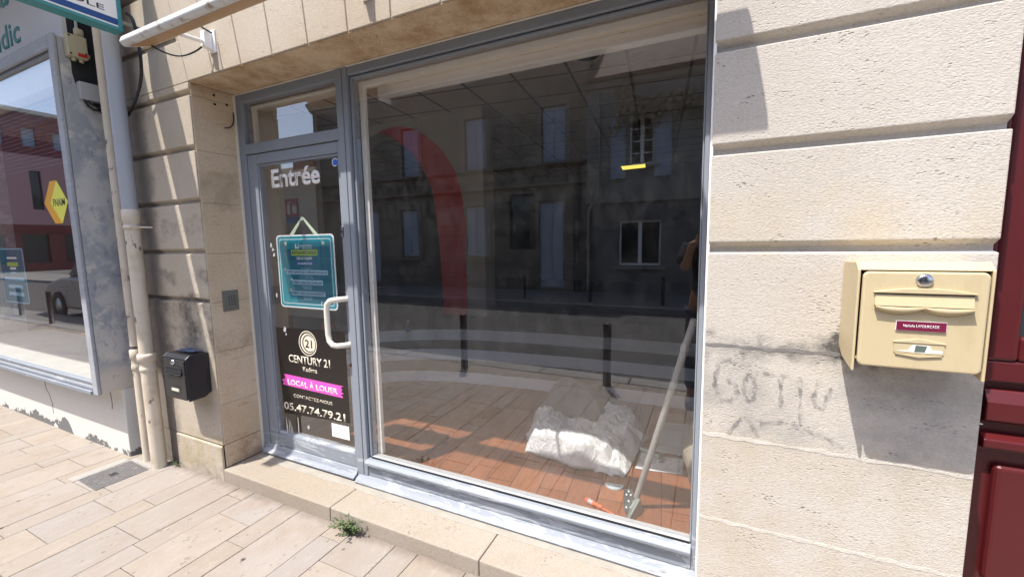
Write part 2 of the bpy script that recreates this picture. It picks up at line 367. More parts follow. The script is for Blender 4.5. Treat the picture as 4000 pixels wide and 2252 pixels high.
M['wallpaint'] = plain('interior_wall_paint', (.60, .57, .49), .85, .08, 2)
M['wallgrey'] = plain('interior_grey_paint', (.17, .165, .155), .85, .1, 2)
M['treadfinish'] = plain('dark_tread', (.05, .045, .042), .6, .2, 8)
M['risers'] = plain('white_riser', (.86, .87, .90), .25, .05, 6)
def sheetmat():
    t = NT('dust_sheet_fabric'); w = t.map((1, 1, .6)); r1 = t.math('ABSOLUTE', t.math('SUBTRACT', t.noise(11, 5, .6, w, 1.5), .5)); r2 = t.math('ABSOLUTE', t.math('SUBTRACT', t.noise(27, 4, .6, w, 1.0), .5))
    h = t.math('ADD', t.math('MULTIPLY', t.math('MINIMUM', r1, .12), 5.0), t.math('MULTIPLY', t.math('MINIMUM', r2, .12), 2.2))
    c = t.mix(t.noise(6, 4), (.68, .69, .69), (.76, .77, .77)); c = t.mix(t.math('MULTIPLY', t.ramp(t.noise(19, 5, .7), .56, .74), .3), c, (.38, .38, .37))
    return t.done(c, .85, t.bump(h, .6, .014), spec=.2)
M['sheet'] = sheetmat()
M['plastic'] = plain('grey_packing_film', (.23, .22, .21), .35, .2, 9)
M['leaf'] = (lambda t: t.done(t.mix(t.noise(14, 3), (.035, .06, .02), (.13, .17, .07)), .6))(NT('weed_leaf'))
M['dryleaf'] = (lambda t: t.done(t.mix(t.noise(6, 3), (.12, .10, .06), (.36, .30, .20)), .7))(NT('vine_leaf'))

# ------------------------------------------------------------------ ground, pavement, road
def tint():
    b = random.choice([(.302, .265, .228), (.297, .265, .236), (.290, .263, .243), (.308, .267, .224), (.294, .263, .238)]); k = random.uniform(.86, .98); return tuple(v*k for v in b)
mb = MB(); fixed = {0: -.091, 1: -.22, 2: -.336, 3: -.62, 4: -.111, 5: -.238, -1: -.52, -2: -.33}
G = .0035
for k in range(-74, 30):
    x0 = .16+.4125*(k//2)+(.14 if k % 2 else 0); x1 = x0+(.2725 if k % 2 else .14)
    y = 0.0; first = fixed.get(k, -random.uniform(.08, .55)); nxt = first
    top = .25 if 0 <= x0 < -99 else -.0
    while y > -2.28:
        e = max(nxt, -2.28)
        if -e+y > .02: mb.box(x0+G/2, x1-G/2, e+G/2, y-G/2, -.05, random.uniform(-.0008, .0008), tint())
        y = e; nxt = e-random.uniform(.27, .64)
pav = struct(mb.build('pavement', 'slab', bevel=.0015, seg=1)); 
mb = MB().box(-32, 14, -2.30, .0, -.14, -.007); struct(mb.build('pavement_bedding', 'joint'))
mb = MB()
x = -40
while x < 14:
    w = random.uniform(.95, 1.05); mb.box(x+.004, x+w-.004, -2.53, -2.305, -.2, random.uniform(-.003, .001)); x += w
struct(mb.build('kerb', 'kerb', bevel=.015))
struct(MB().box(-40, -6.2, -3.05, -2.531, -.2, -.002).build('pavement_buildout', 'far_pave', bevel=.01))
struct(MB().box(-160, 60, -7.45, -2.53, -.5, -.12).build('road', 'asphalt'))
struct(MB().box(-160, 60, -10.1, -7.62, -.5, 0).build('far_pavement', 'far_pave'))
struct(MB().box(-160, 60, -7.62, -7.45, -.5, .004).build('far_kerb', 'kerb', bevel=.012))
g = MB(); g.add([(-600, -600, -.42), (600, -600, -.42), (600, 600, -.42), (-600, 600, -.42)], [(0, 1, 2, 3)]); struct(g.build('ground', 'earth'))

# ------------------------------------------------------------------ the stone house with the empty shop
H = 2.452; XW = 2.767; XE = 3.443
house = thing('stone_house', 'pale limestone house front with grooved courses around the empty shop window', 'building', (0, 0, 0))
def pier_profile(gs, ztop, zbot=0.0, depth=.026, w=.032):
    p = [(0, zbot)]
    for g_ in sorted(gs):
        p += [(0, g_-.004), (depth, g_+.001), (depth, g_+.016), (.0, g_+w)]
    return p+[(0, ztop), (.42, ztop), (.42, zbot)]
GR = [2.384, 2.07, 1.763, 1.457]
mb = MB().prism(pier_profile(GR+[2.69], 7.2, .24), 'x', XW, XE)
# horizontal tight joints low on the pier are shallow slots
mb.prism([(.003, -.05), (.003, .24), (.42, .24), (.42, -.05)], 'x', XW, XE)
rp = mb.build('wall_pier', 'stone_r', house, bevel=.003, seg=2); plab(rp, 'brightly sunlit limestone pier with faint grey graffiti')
M['grimy_mortar'] = plain('grimy_mortar', (.19, .18, .17), .95, .5, 22, bump=.6)
M['pale_mortar'] = plain('pale_mortar', (.56, .52, .46), .95, .3, 22, bump=.6)
for z in (1.152, .844, .542):
    mb = MB()
    for k in range(60):
        a_, b_ = XW+.002+(XE-XW-.004)*k/60, XW+.002+(XE-XW-.004)*(k+1)/60; h_ = [.0055+.006*mnoise.noise((q_*26, z*9, s_*4)) for q_ in (a_, b_) for s_ in (0, 1)]
        mb.hexa([(a_, -.0009, z-h_[0]), (b_, -.0009, z-h_[2]), (b_, .01, z-h_[2]), (a_, .01, z-h_[0])], [(a_, -.0009, z+h_[1]), (b_, -.0009, z+h_[3]), (b_, .01, z+h_[3]), (a_, .01, z+h_[1])])
    mb.build('mortar_joint', 'grimy_mortar' if z > 1.1 else 'pale_mortar', house)
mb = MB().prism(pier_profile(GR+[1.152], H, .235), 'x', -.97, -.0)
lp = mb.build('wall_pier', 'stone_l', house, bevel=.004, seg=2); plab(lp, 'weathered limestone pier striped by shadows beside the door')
MB().box(-.515, 0, -.012, .005, -.05, .233).build('pier_base', 'stone_l', house, bevel=.01)
MB().box(-.97, -.515, .002, .42, -.05, .233).build('pier_base', 'stone_l', house)
# ochre faces inside the opening (uncleaned stone): reveal linings and soffit
mb = MB()
zz = [.0835, .235, .50, .842, 1.152, 1.457, 1.763, 2.07, 2.384, H]
for a, b in zip(zz, zz[1:]): mb.box(-.002, .0035, .008, .40, a+.0012, b-.0012)
mb.build('reveal', 'stone_s', house, bevel=.002, seg=1)
mb = MB()
JX = [-.06, .19, .445, .706, .975, 1.245, 1.505, 1.77, 2.04, 2.30, 2.56, 2.83]
def jx(i, z): return JX[i]+(1.6-JX[i])*.16*(2.70-z)
for i in range(len(JX)-1):
    a, b = i, i+1
    zt = 3.0; gp = .0042
    x0b, x1b, x0t, x1t = jx(a, H)+gp, jx(b, H)-gp, jx(a, zt)+gp, jx(b, zt)-gp
    x1b = min(x1b, XW-.002) if i == len(JX)-2 else x1b; x1t = min(x1t, XW-.002) if i == len(JX)-2 else x1t
    if i == 0: x0b, x0t = .003, jx(0, zt)+.002
    mb.hexa([(x0b, 0, H+.004), (x1b, 0, H+.004), (x1b, .40, H+.004), (x0b, .40, H+.004)], [(x0t, 0, zt), (x1t, 0, zt), (x1t, .40, zt), (x0t, .40, zt)])
mb.build('lintel', 'stone_l', house, bevel=.004)
MB().hexa([(-.03, .0055, H+.006), (XW-.003, .0055, H+.006), (XW-.003, .39, H+.006), (-.03, .39, H+.006)], [(-.16, .0055, 3.0), (XW-.003, .0055, 3.0), (XW-.003, .39, 3.0), (-.16, .39, 3.0)]).build('lintel_joint', plain('tan_joint', (.33, .27, .20), .95), house)
MB().box(.004, XW-.002, .006, .40, H, H+.0035).build('soffit', 'stone_s', house)
# wall above lintel / above left pier
mb = MB()
for z0_, z1_, y_ in ((H+.001, 2.688, 0), (2.688, 2.724, .022), (2.724, 3.0, 0)):
    a_, b_ = min(-.002, jx(0, z0_)-.002), jx(0, z1_)-.002
    mb.hexa([(-.97, y_, z0_), (a_, y_, z0_), (a_, .4, z0_), (-.97, .4, z0_)], [(-.97, y_, z1_), (b_, y_, z1_), (b_, .4, z1_), (-.97, .4, z1_)])
mb.build('wall_course', 'stone_l', house, bevel=.005)
MB().prism([(0.001, 3.004), (.024, 3.009), (.024, 3.024), (0, 3.04), (0, 7.2), (.42, 7.2), (.42, 3.004)], 'x', -.97, XW-.002).build('upper_wall', 'stone_l', house)
grid_wall(MB(), XE, 7.0, 3.1, 7.2, .0, .42, [(4.1, 5.1, 4.0, 6.0)]).build('upper_wall', 'stone_r', house)
MB().box(5.0, 7.0, .0, .42, -.05, 3.1).build('wall_pier', 'stone_r', house)
mb = MB().box(-1.2, 7.2, -.12, .5, 7.2, 7.4); mb.build('cornice', 'stone_l', house)
MB().prism([(-.2, 7.4), (-.2, 7.46), (4.5, 9.4), (8.5, 7.46), (8.5, 7.4)], 'x', -1.2, 7.2).build('roof', 'tile', house)
# doorstep of two long stones
mb = MB()
for a, b in ((.0, .946), (.9495, 1.876), (1.8795, XW+.03)): mb.box(a, b, -.012, .30, -.05, .082)
mb.build('doorstep', 'stone_step', house, bevel=.006)
mb = MB(); n = 46
for i in range(n):
    x0 = .05+(XW-.05)*i/n; x1 = .05+(XW-.05)*(i+1)/n; f0 = .172+.016*mnoise.noise((x0*4, 0, 0)); f1 = .172+.016*mnoise.noise((x1*4, 0, 0))
    mb.hexa([(x0, f0, .083), (x1, f1, .083), (x1, .29, .083), (x0, .29, .083)], [(x0, f0+.004, .0865), (x1, f1+.004, .0865), (x1, .29, .092), (x0, .29, .092)])
mb.build('mortar_bed', 'mortar', house)
for y_, z_ in ((.136, 2.417), (.137, 2.364), (.209, 2.38)): MB().tube([(.003, y_, z_), (.0044, y_, z_)], .008, 12).build('drill_hole', 'dark', house)
MB().tube(arcs([Vector(q) for q in ((.004, .246, 2.345), (.015, .24, 2.32), (.02, .232, 2.27), (.016, .21, 2.24), (.012, .178, 2.232))], 2), .0035, 6).build('wire_stub', 'cable', house)
# graffiti: faint sprayed strokes on the pier
t = NT('faint_grey_spray'); t.n.remove(t.p)
nz = t.math('MULTIPLY', t.ramp(t.noise(26, 5, .75), .38, .72), .6)
t.l.new(t.node('ShaderNodeMixShader', {0: nz, 1: t.node('ShaderNodeBsdfTransparent').outputs[0], 2: t.node('ShaderNodeBsdfDiffuse', {'Color': (.13, .13, .14)}).outputs[0]}).outputs[0], t.out.inputs[0])
M['spray'] = t.m
def stroke(mb, pts, w):
    P = []
    for i in range(len(pts)-1):
        a, b = Vector(pts[i]), Vector(pts[i+1])
        for k in range(6): P.append(a.lerp(b, k/6))
    P.append(Vector(pts[-1]))
    for _ in range(3): P = [P[0]]+[(P[i-1]+P[i]*2+P[i+1])/4 for i in range(1, len(P)-1)]+[P[-1]]
    L = []; R_ = []
    for i, p in enumerate(P):
        d = (P[min(i+1, len(P)-1)]-P[max(i-1, 0)]).normalized(); q = Vector((-d.y, d.x))*w/2*(.75+.3*math.sin(i*1.7)); L.append(p+q); R_.append(p-q)
    n = len(P); vs = [(p.x, -.0022, p.y) for p in L]+[(p.x, -.0022, p.y) for p in R_]
    mb.add(vs, [(i, i+1, n+i+1, n+i) for i in range(n-1)])
mb = MB()
for pts, w in (([(2.862, 1.098), (2.84, 1.11), (2.812, 1.09), (2.80, 1.03), (2.812, .975), (2.842, .965), (2.868, .99), (2.862, 1.03), (2.835, 1.04)], .020), ([(2.895, 1.07), (2.918, 1.045), (2.915, .98), (2.893, .975), (2.885, 1.02), (2.895, 1.07)], .015), ([(2.935, 1.075), (3.02, 1.07)], .014), ([(2.985, 1.075), (2.99, .965)], .015),
               ([(3.035, 1.075), (3.045, .92)], .013), ([(3.085, 1.07), (3.07, 1.0), (3.095, .975), (3.115, 1.05)], .016), ([(2.845, .855), (2.875, .905), (2.895, .925), (2.935, .86)], .016), ([(2.925, .905), (3.0, .925), (3.10, .895), (3.155, .868)], .016)):
    stroke(mb, pts, w)
o = mb.build('graffiti', 'spray', house, recalc=False)

# interior of the shop
FZ = .1
MB().box(-7.2, 4.3, .315, 9.2, -.3, FZ).build('shop_floor', 'parquet', house)
MB().box(-7.2, 4.3, .43, 9.2, 3.27, 3.4).build('ceiling', 'ceiling', house)
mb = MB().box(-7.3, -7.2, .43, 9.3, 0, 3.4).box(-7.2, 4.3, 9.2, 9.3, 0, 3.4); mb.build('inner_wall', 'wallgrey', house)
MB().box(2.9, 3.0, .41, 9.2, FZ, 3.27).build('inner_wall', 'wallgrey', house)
MB().box(-.13, 0.006, .40, .515, FZ, 3.27).build('inner_wall', 'wallpaint', house)
MB().box(.008, XW, .345, .46, 2.40, 3.27).build('window_bulkhead', 'inner', house)
mb = MB()
mb.box(1.02, XW-.03, .4605, .52, 2.352, 2.372).box(1.02, XW-.03, .4605, .50, 2.3725, 2.3985).box(1.0, 1.02, .4605, .55, 2.33, 2.40)
mb.build('curtain_rail', 'white', house)
# wall with the arched passage (opening cut out, red arch trim set proud)
AY = 3.5
outer = [(-.295, .475), (-.297, .776), (-.30, 1.4), (-.303, 1.92), (-.36, 2.28), (-.47, 2.56), (-.69, 2.835), (-.95, 3.04), (-1.22, 3.165), (-1.485, 3.202), (-1.756, 3.17)]
inner = [(-1.756, 3.165), (-1.624, 3.114), (-1.30, 2.92), (-1.062, 2.703), (-.90, 2.43), (-.808, 2.19), (-.75, 1.7), (-.72, 1.2), (-.711, .783), (-.70, .475)]
o_, i_ = arcs(outer, 2), arcs(inner, 2)
mb = MB()
def resample(P, n):
    d = [0]
    for a, b in zip(P, P[1:]): d.append(d[-1]+(b-a).length)
    out = []
    for k in range(n):
        t_ = d[-1]*k/(n-1); j = 0
        while j < len(d)-2 and d[j+1] < t_: j += 1
        out.append(P[j].lerp(P[j+1], (t_-d[j])/max(1e-9, d[j+1]-d[j])))
    return out
A = resample(o_, 40); B = resample(i_[::-1], 40)
n = 40; vs = []
for P, y in ((A, AY), (B, AY), (A, AY+.35), (B, AY+.35)): vs += [(p.x, y, p.y) for p in P]
fs = []
for k in range(n-1): fs += [(k, k+1, n+k+1, n+k), (2*n+k+1, 2*n+k, 3*n+k, 3*n+k+1), (n+k, n+k+1, 3*n+k+1, 3*n+k), (k+1, k, 2*n+k, 2*n+k+1)]
mb.add(vs, fs); mb.add([vs[0], vs[n], vs[3*n], vs[2*n]], [(0, 1, 2, 3)]); plab(mb.build('arch', 'redarch', house), 'red painted arch round the passage at the back')
mb = MB()
for k in range(n-1):   # wall to the ceiling over the arch
    a, b = A[k], A[k+1]
    if a.x-b.x > 1e-4: mb.hexa([(b.x, AY+.01, b.y), (a.x, AY+.01, a.y), (a.x, AY+.30, a.y), (b.x, AY+.30, b.y)], [(b.x, AY+.01, 3.27), (a.x, AY+.01, 3.27), (a.x, AY+.30, 3.27), (b.x, AY+.30, 3.27)])
mb.box(A[0].x, .0, AY+.01, AY+.30, .475, 3.27)
lp_ = [(-1.756, 3.16), (-2.097, 3.066), (-2.35, 2.85), (-2.52, 2.45), (-2.58, 1.9), (-2.6, .475)]
for a, b in zip(lp_, lp_[1:]): mb.hexa([(b[0], AY+.01, b[1]), (a[0], AY+.01, a[1]), (a[0], AY+.30, a[1]), (b[0], AY+.30, b[1])], [(b[0], AY+.01, 3.27), (a[0], AY+.01, 3.27), (a[0], AY+.30, 3.27), (b[0], AY+.30, 3.27)])
mb.box(-4.2, -2.6, AY+.01, AY+.30, .1, 3.27)
mb.build('arch_wall', 'wallpaint', house)
# low curved platform of three white-edged steps
rl = [(-.72, 1.0), (-.55, 1.25), (-.27, 1.60), (.055, 1.815), (.36, 1.925), (.70, 1.99), (1.466, 2.068), (2.2, 2.10), (2.9, 2.12)]
def offs(P, d):
    out = []
    for i, p in enumerate(P):
        t_ = (Vector(P[min(i+1, len(P)-1)])-Vector(P[max(i-1, 0)])).normalized(); out.append((p[0]-t_.y*d, p[1]+t_.x*d))
    return out
for k in range(3):
    P = [tuple(p) for p in arcs([Vector(q) for q in offs(rl, .40*k)], 2)]
    P[-1] = (2.9, P[-1][1]); z0 = FZ+(0, .115, .24)[k]; hh = (.115, .125, .135)[k]
    back = offs(P, .42) if k < 2 else [(p[0], 3.50) for p in P]
    mbr = MB(); mbt = MB(); n = len(P)
    for (a, b), (c, d) in zip(zip(P, P[1:]), zip(back, back[1:])):
        mbr.hexa([(a[0], a[1], z0-.09), (b[0], b[1], z0-.09), (b[0], b[1]+.03, z0-.09), (a[0], a[1]+.03, z0-.09)], [(a[0], a[1], z0+hh-.007), (b[0], b[1], z0+hh-.007), (b[0], b[1]+.03, z0+hh-.007), (a[0], a[1]+.03, z0+hh-.007)])
        mbt.hexa([(a[0], a[1]+.002, z0+hh-.0065), (b[0], b[1]+.002, z0+hh-.0065), (d[0], d[1], z0+hh-.0065), (c[0], c[1], z0+hh-.0065)], [(a[0], a[1]-.008, z0+hh), (b[0], b[1]-.008, z0+hh), (d[0], d[1], z0+hh), (c[0], c[1], z0+hh)])
    mbr.build('step_riser', 'risers', house); mbt.build('step_tread', 'treadfinish', house)
MB().box(-4.2, -.72, 2.6, AY+5.6, .1, .474).box(-.72, 2.9, AY+.0, AY+5.6, .1, .474).build('platform', 'treadfinish', house)
def spot(x, y):
    s_ = MB().lathe((x, y, 3.27), [(.12, -.002), (.155, -.014), (.165, -.004), (.165, .0)], 28).build('ceiling_spot', 'inner', house)
    MB().lathe((x, y, 3.27), [(.0, -.001), (.12, -.0015)], 24).build('lens', 'wallgrey', s_)
spot(1.64, 2.66); spot(-.35, 2.3)

# ------------------------------------------------------------------ shopfront joinery
sf = thing('shopfront', 'blue grey painted shopfront joinery with scraped worn paint, door and big window', 'shopfront', (1.4, .27, .082))
F0, F1 = .256, .315
mb = MB()
mb.box(.014, .072, F0, F1, .09, 2.445)                    # door jamb
mb.box(.072, .893, F0, F1, 2.396, 2.445)                  # head over door
mb.box(.072, .893, F0-.004, F1, 2.078, 2.139)             # transom bar
mb.box(.893, .941, F0-.008, F1, .088, 2.445)              # mullion, door side
mb.box(.945, .975, F0-.008, F1, .092, 2.445)              # mullion, window side
mb.box(.975, XW-.006, F0, F1, 2.402, 2.445)               # head over window
mb.box(2.742, XW-.006, F0, F1, .10, 2.402)                # right jamb
frame = mb.build('frame', 'frame', sf, bevel=.005)
mb = MB()
mb.box(.981, .994, F0+.012, F1, .245, 2.396).box(.994, 2.742, F0+.012, F1, 2.385, 2.396).box(2.735, 2.7415, F0+.008, F1, .245, 2.385)
mb.build('glazing_bead', 'frame', sf, bevel=.003)
mb = MB().box(.9415, .9445, F0+.006, F1, .1, 2.44).box(.9752, .9808, F0+.03, F1, .24, 2.40); mb.build('gap_seal', 'rubber', sf)
mb = MB().box(.004, .0138, F0-.01, F1, .085, 2.4475).box(.0138, XW-.006, F0-.006, F1, 2.4455, 2.4495)
mb.build('caulk', 'caulk', sf)
mb = MB().box(XW-.0055, XW+.004, F0-.25, F1, .08, 2.449); mb.build('caulk', 'white', sf, bevel=.002)
# lower panel of the window: bead, boards and sloped flashing
mb = MB().box(.977, 2.742, F0-.002, F1, .130, .205)
mb.build('bottom_rail', 'frame', sf, bevel=.004)
mb = MB().prism([(F0-.028, .206), (F0-.030, .222), (F0-.012, .236), (F1, .240), (F1, .206)], 'x', .972, 2.7415); mb.build('sill_bead', 'frame', sf, bevel=.003)
MB().box(.994, 2.735, F0+.006, F0+.012, .2405, .2455).build('gasket', 'rubber', sf)
MB().box(.994, 2.735, F0+.013, F1, .2405, .2462).build('glazing_bar', 'ltgrey', sf)
mb = MB().prism([(F0-.045, .088), (F0-.052, .101), (F0-.030, .118), (F0-.001, .1285), (F0+.02, .1285), (F0+.02, .088)], 'x', .905, XW-.007); mb.build('flashing', 'bare', sf, bevel=.002)
MB().box(1.0, 2.735, .278, .285, .244, 2.392).build('window_pane', 'glass', sf)
MB().box(.0725, .8925, .278, .285, 2.137, 2.398).build('transom_pane', 'glass', sf)
mb = MB().box(.996, 1.03, .318, .343, .245, 2.385).box(1.03, 2.735, .318, .343, 2.352, 2.385).box(.072, .10, .318, .343, 2.14, 2.39).box(.10, .89, .318, .343, 2.372, 2.39)
mb.build('inner_casing', 'inner', sf, bevel=.003)
door = thing('door', '', '', (.48, .27, .1)); del door['label'], door['category']; door.parent = sf; door.location = Vector((.48, .27, .1))-Vector(sf.location)
D0, D1 = F0+.006, F1-.005
mb = MB().box(.076, .162, D0, D1, .104, 2.074).box(.866, .890, D0-.002, D1, .104, 2.074).box(.162, .866, D0, D1, 2.012, 2.074).box(.162, .866, D0, D1, .152, .238)
mb.build('door_frame', 'frame', door, bevel=.005)
mb = MB().box(.1625, .172, D0+.008, D1, .240, 2.010).box(.8575, .8655, D0+.008, D1, .240, 2.010).box(.172, .8575, D0+.008, D1, 1.998, 2.010).prism([(D0+.002, .2385), (D0+.012, .252), (D1, .252), (D1, .2385)], 'x', .172, .8575)
mb.build('door_bead', 'bare', door, bevel=.002)
MB().prism([(D0-.045, .099), (D0-.048, .110), (D0-.02, .124), (D0-.006, .150), (D0+.004, .1515), (D0+.004, .099)], 'x', .047, .888).build('weather_bar', 'bare', door, bevel=.003)
MB().box(.168, .862, .278, .285, .246, 2.004).build('door_glass', 'glass', door)
random.seed(21)
for x_, z0_, z1_ in ((.236, .252, .36), (.243, .254, .31), (.262, .254, .345), (.278, .254, .335), (.292, .254, .30), (.352, .254, .375)):
    MB().prism([(x_-.0012, z0_), (x_+.0012, z0_), (x_+.002, (z0_+z1_)/2), (x_+.0008, z1_), (x_-.001, z1_), (x_-.0016, (z0_+z1_)*.52)], 'y', .2772, .2779).build('paint_drip', 'white', door)
for cx_, cz_, r_ in ((.222, 1.50, .014), (.236, 1.475, .012), (.243, 1.44, .010), (.24, 1.18, .012), (.295, .955, .016), (.302, .93, .008), (.45, .325, .012)):
    MB().prism([(cx_+r_*random.uniform(.35, 1.1)*math.cos(k*.63), cz_+1.5*r_*random.uniform(.35, 1.1)*math.sin(k*.63)) for k in range(10)], 'y', .2758, .2764).build('paint_smear', 'ltgrey', door)
mb = MB(); hx = .80; y0 = D0-.075
mb.tube([(.885, D0-.0, 1.188), (.868, D0-.035, 1.188), (.845, D0-.066, 1.187), (.82, y0, 1.182), (.797, y0, 1.162), (.789, y0, 1.125), (.789, y0, 1.05), (.789, y0, .985), (.797, y0, .945), (.82, y0, .924), (.845, D0-.066, .919), (.868, D0-.035, .918), (.885, D0, .918)], .0155, 14)
mb.build('handle', 'offwhite', door)
lk = MB().box(.868, .884, D0-.010, D0-.0025, 1.545, 1.60).build('lock_plate', 'steel', door, bevel=.002); MB().lathe((.876, D0-.0105, 1.572), [(0, -.004), (.006, -.004), (.006, 0)], 16, 'y').build('lock_plate', 'rubber', door)
MB().lathe((.878, D0-.0025, .792), [(0, -.004), (.009, -.004), (.010, 0)], 16, 'y').build('bolt_head', 'rust', door)
MB().box(.05, .888, D0-.036, D0+.02, .0925, .0985).build('threshold_shade_strip', 'rubber', sf)  # black strip stands in for the shade in the gap under the weather bar
# graphics on the door glass
YS = .2772
entree = text('window_lettering', 'Entrée', .428, .114, (.273, YS, 1.857), 'white', None, bold=.03, thick=.0006); tag(entree, 'white word on the upper door glass saying entrance', 'lettering')
bs = thing('round_sticker', 'small round blue sticker in the top corner of the door glass', 'sticker', (.83, YS, 1.965)); flat('disc', circ(.828, 1.965, .0235), YS, 'skyblue', bs); 
mb = MB()
for k in range(14):
    a0, a1 = 2*math.pi*k/18+.5, 2*math.pi*(k+1)/18+.5
    mb.prism([(.828+.0235*math.cos(a0), 1.965+.0235*math.sin(a0)), (.828+.0235*math.cos(a1), 1.965+.0235*math.sin(a1)), (.828+.019*math.cos(a1), 1.965+.019*math.sin(a1)), (.828+.019*math.cos(a0), 1.965+.019*math.sin(a0))], 'y', YS-.0005, YS-.0001)
mb.build('ring', 'white', bs)
hs = thing('hanging_notice', 'teal hanging notice with white rim and appointment addresses inside the door glass', 'sign', (.51, .29, 1.3))
def hy(k): return .2915-.0006*k
flat('board', rrect(.255, .765, 1.105, 1.565, .028), hy(0), 'white', hs, .003)
flat('face', rrect(.264, .756, 1.114, 1.556, .022), hy(1), 'teal', hs)
mb = MB(); a = rrect(.281, .739, 1.131, 1.539, .018); b = rrect(.2845, .7355, 1.1345, 1.5355, .016); n = len(a)
mb.add([(p[0], hy(2), p[1]) for p in a]+[(p[0], hy(2), p[1]) for p in b], [(i, (i+1) % n, n+(i+1) % n, n+i) for i in range(n)]); mb.build('rim', 'white', hs)
flat('panel', [(.335, 1.475), (.728, 1.495), (.728, 1.145), (.42, 1.14)], hy(2)-.0001, 'teal_dark', hs, .0003)  # darker part: edge of the glass reflection put into the sign colour
mb = MB()
for k in (-1, 1): mb.prism([(.509+k*.165, 1.512), (.509+k*.172, 1.506), (.509+k*.008, 1.662), (.509, 1.668)], 'y', hy(3), hy(3)+.001); mb.prism([(.509+k*.09, 1.566), (.509+k*.125, 1.566), (.509+k*.012, 1.668), (.509-k*.006, 1.668)], 'y', hy(3)+.002, hy(3)+.003)
mb.prism(circ(.343, 1.511, .012), 'y', hy(4), hy(4)+.001).prism(circ(.675, 1.511, .012), 'y', hy(4), hy(4)+.001).prism(circ(.509, 1.662, .012), 'y', hy(4), hy(4)+.001)
mb.build('cord', plain('pale_lime_cord', (.62, .72, .55), .5), hs)
flat('band', [(.390, 1.436), (.622, 1.436), (.622, 1.472), (.390, 1.472)], hy(4), 'lime', hs)
flat('band', [(.425, 1.378), (.593, 1.378), (.593, 1.397), (.425, 1.397)], hy(4), 'bluebar', hs)
for x0, x1, z0, z1 in ((.328, .700, 1.319, 1.347), (.383, .652, 1.255, 1.284), (.368, .668, 1.186, 1.214)):
    flat('band', [(x0, z0), (x1, z0), (x1, z1), (x0, z1)], hy(4), 'cyanbar', hs)
    flat('pin', circ(x0-.006, z1+.003, .008, 16), hy(5), 'white', hs); flat('pin', circ(x0-.006, z1+.004, .0045, 14), hy(6), 'red', hs)
T5 = hy(5)
text('notice_text', 'SQUARE HABITAT', .112, .013, (.470, T5, 1.489), 'white', hs, bold=.01, thick=.0003)
text('notice_text', 'TRANSACTION LOCATION', .088, .006, (.492, T5, 1.479), 'white', hs, thick=.0003)
mb = MB().prism([(.430, 1.478), (.442, 1.480), (.442, 1.505), (.430, 1.512)], 'y', T5, T5+.0003).prism([(.446, 1.480), (.462, 1.480), (.462, 1.514), (.457, 1.508), (.457, 1.488), (.446, 1.488)], 'y', T5, T5+.0003); mb.build('emblem', 'white', hs)
text('notice_text', 'RETROUVEZ-NOUS', .212, .022, (.400, T5, 1.443), 'navytxt', hs, bold=.02, thick=.0003)
text('notice_text', 'DÈS LE 16 JUIN', .136, .024, (.438, T5, 1.407), 'white', hs, bold=.02, thick=.0003)
text('notice_text', 'SUR RENDEZ-VOUS', .128, .012, (.444, T5, 1.381), 'white', hs, bold=.01, thick=.0003)
text('notice_text', 'Dans les locaux des', .088, .007, (.47, T5, 1.354), 'cyanbar', hs, thick=.0003)
text('notice_text', 'CRÉDIT AGRICOLE ST MÉDARD EN JALLES', .360, .0225, (.334, T5, 1.322), 'navytxt', hs, bold=.015, thick=.0003)
text('notice_text', 'CRÉDIT AGRICOLE LE HAILLAN', .256, .0225, (.389, T5, 1.259), 'navytxt', hs, bold=.015, thick=.0003)
text('notice_text', 'CRÉDIT AGRICOLE BLANQUEFORT', .288, .0225, (.374, T5, 1.19), 'navytxt', hs, bold=.015, thick=.0003)
for s_, w_, x_, z_ in (('78 Avenue Montesquieu', .108, .458, 1.304), ('33160 Saint-Médard-en-Jalles', .128, .448, 1.291), ('168 Avenue Pasteur', .085, .472, 1.240), ('33185 Le Haillan', .07, .482, 1.228), ('8 Place de l\'Église', .08, .476, 1.172), ('33290 Blanquefort', .075, .479, 1.160)):
    text('notice_text', s_, w_, .0085, (x_, T5, z_), 'cyanbar', hs, thick=.0003)
text('notice_text', '05.51', .06, .013, (.645, T5, 1.132), 'cyanbar', hs, right=(1, 0, .08), upv=(-.08, 0, 1), thick=.0003)
text('notice_text', '(', .012, .03, (.628, T5, 1.124), 'white', hs, bold=.02, thick=.0003)
# estate agent poster
po = thing('agency_poster', 'black letting poster with a pink brush band and phone number on the lower door glass', 'poster', (.5, YS, .7))
flat('sheet', [(.203, .968), (.822, .985), (.822, .415), (.222, .385)], YS, 'poster', po)
py = lambda k: YS-.0003*(k+1)
mb = MB(); ra = circ(.4965, .884, .081, 48); rb = circ(.4965, .884, .0745, 48)
seg = list(range(3, 46))
mb.add([(p[0], py(0), p[1]) for p in ra]+[(p[0], py(0), p[1]) for p in rb], [(i, (i+1) % 48, 48+(i+1) % 48, 48+i) for i in range(0, 48)])
mb.build('emblem', 'goldtxt', po)
flat('emblem', circ(.499, .884, .0655, 40), py(0), 'goldtxt', po, .0002)
mb = MB(); rc = circ(.506, .884, .057, 40); rd = circ(.508, .884, .0505, 40)
mb.add([(p[0], py(1), p[1]) for p in rc]+[(p[0], py(1), p[1]) for p in rd], [(i, i+1, 41+i, 40+i) for i in range(5, 34)]); mb.build('emblem', 'poster', po)
text('poster_text', '21', .062, .052, (.474, py(2), .857), 'poster', po, bold=.015, thick=.0002)
text('poster_text', 'CENTURY 21', .375, .052, (.308, py(0), .744), 'goldtxt', po, bold=.018, thick=.0002)
text('poster_text', 'Kadima', .128, .031, (.437, py(0), .697), 'goldtxt', po, bold=.006, thick=.0002)
random.seed(3); L_ = []; R2 = []
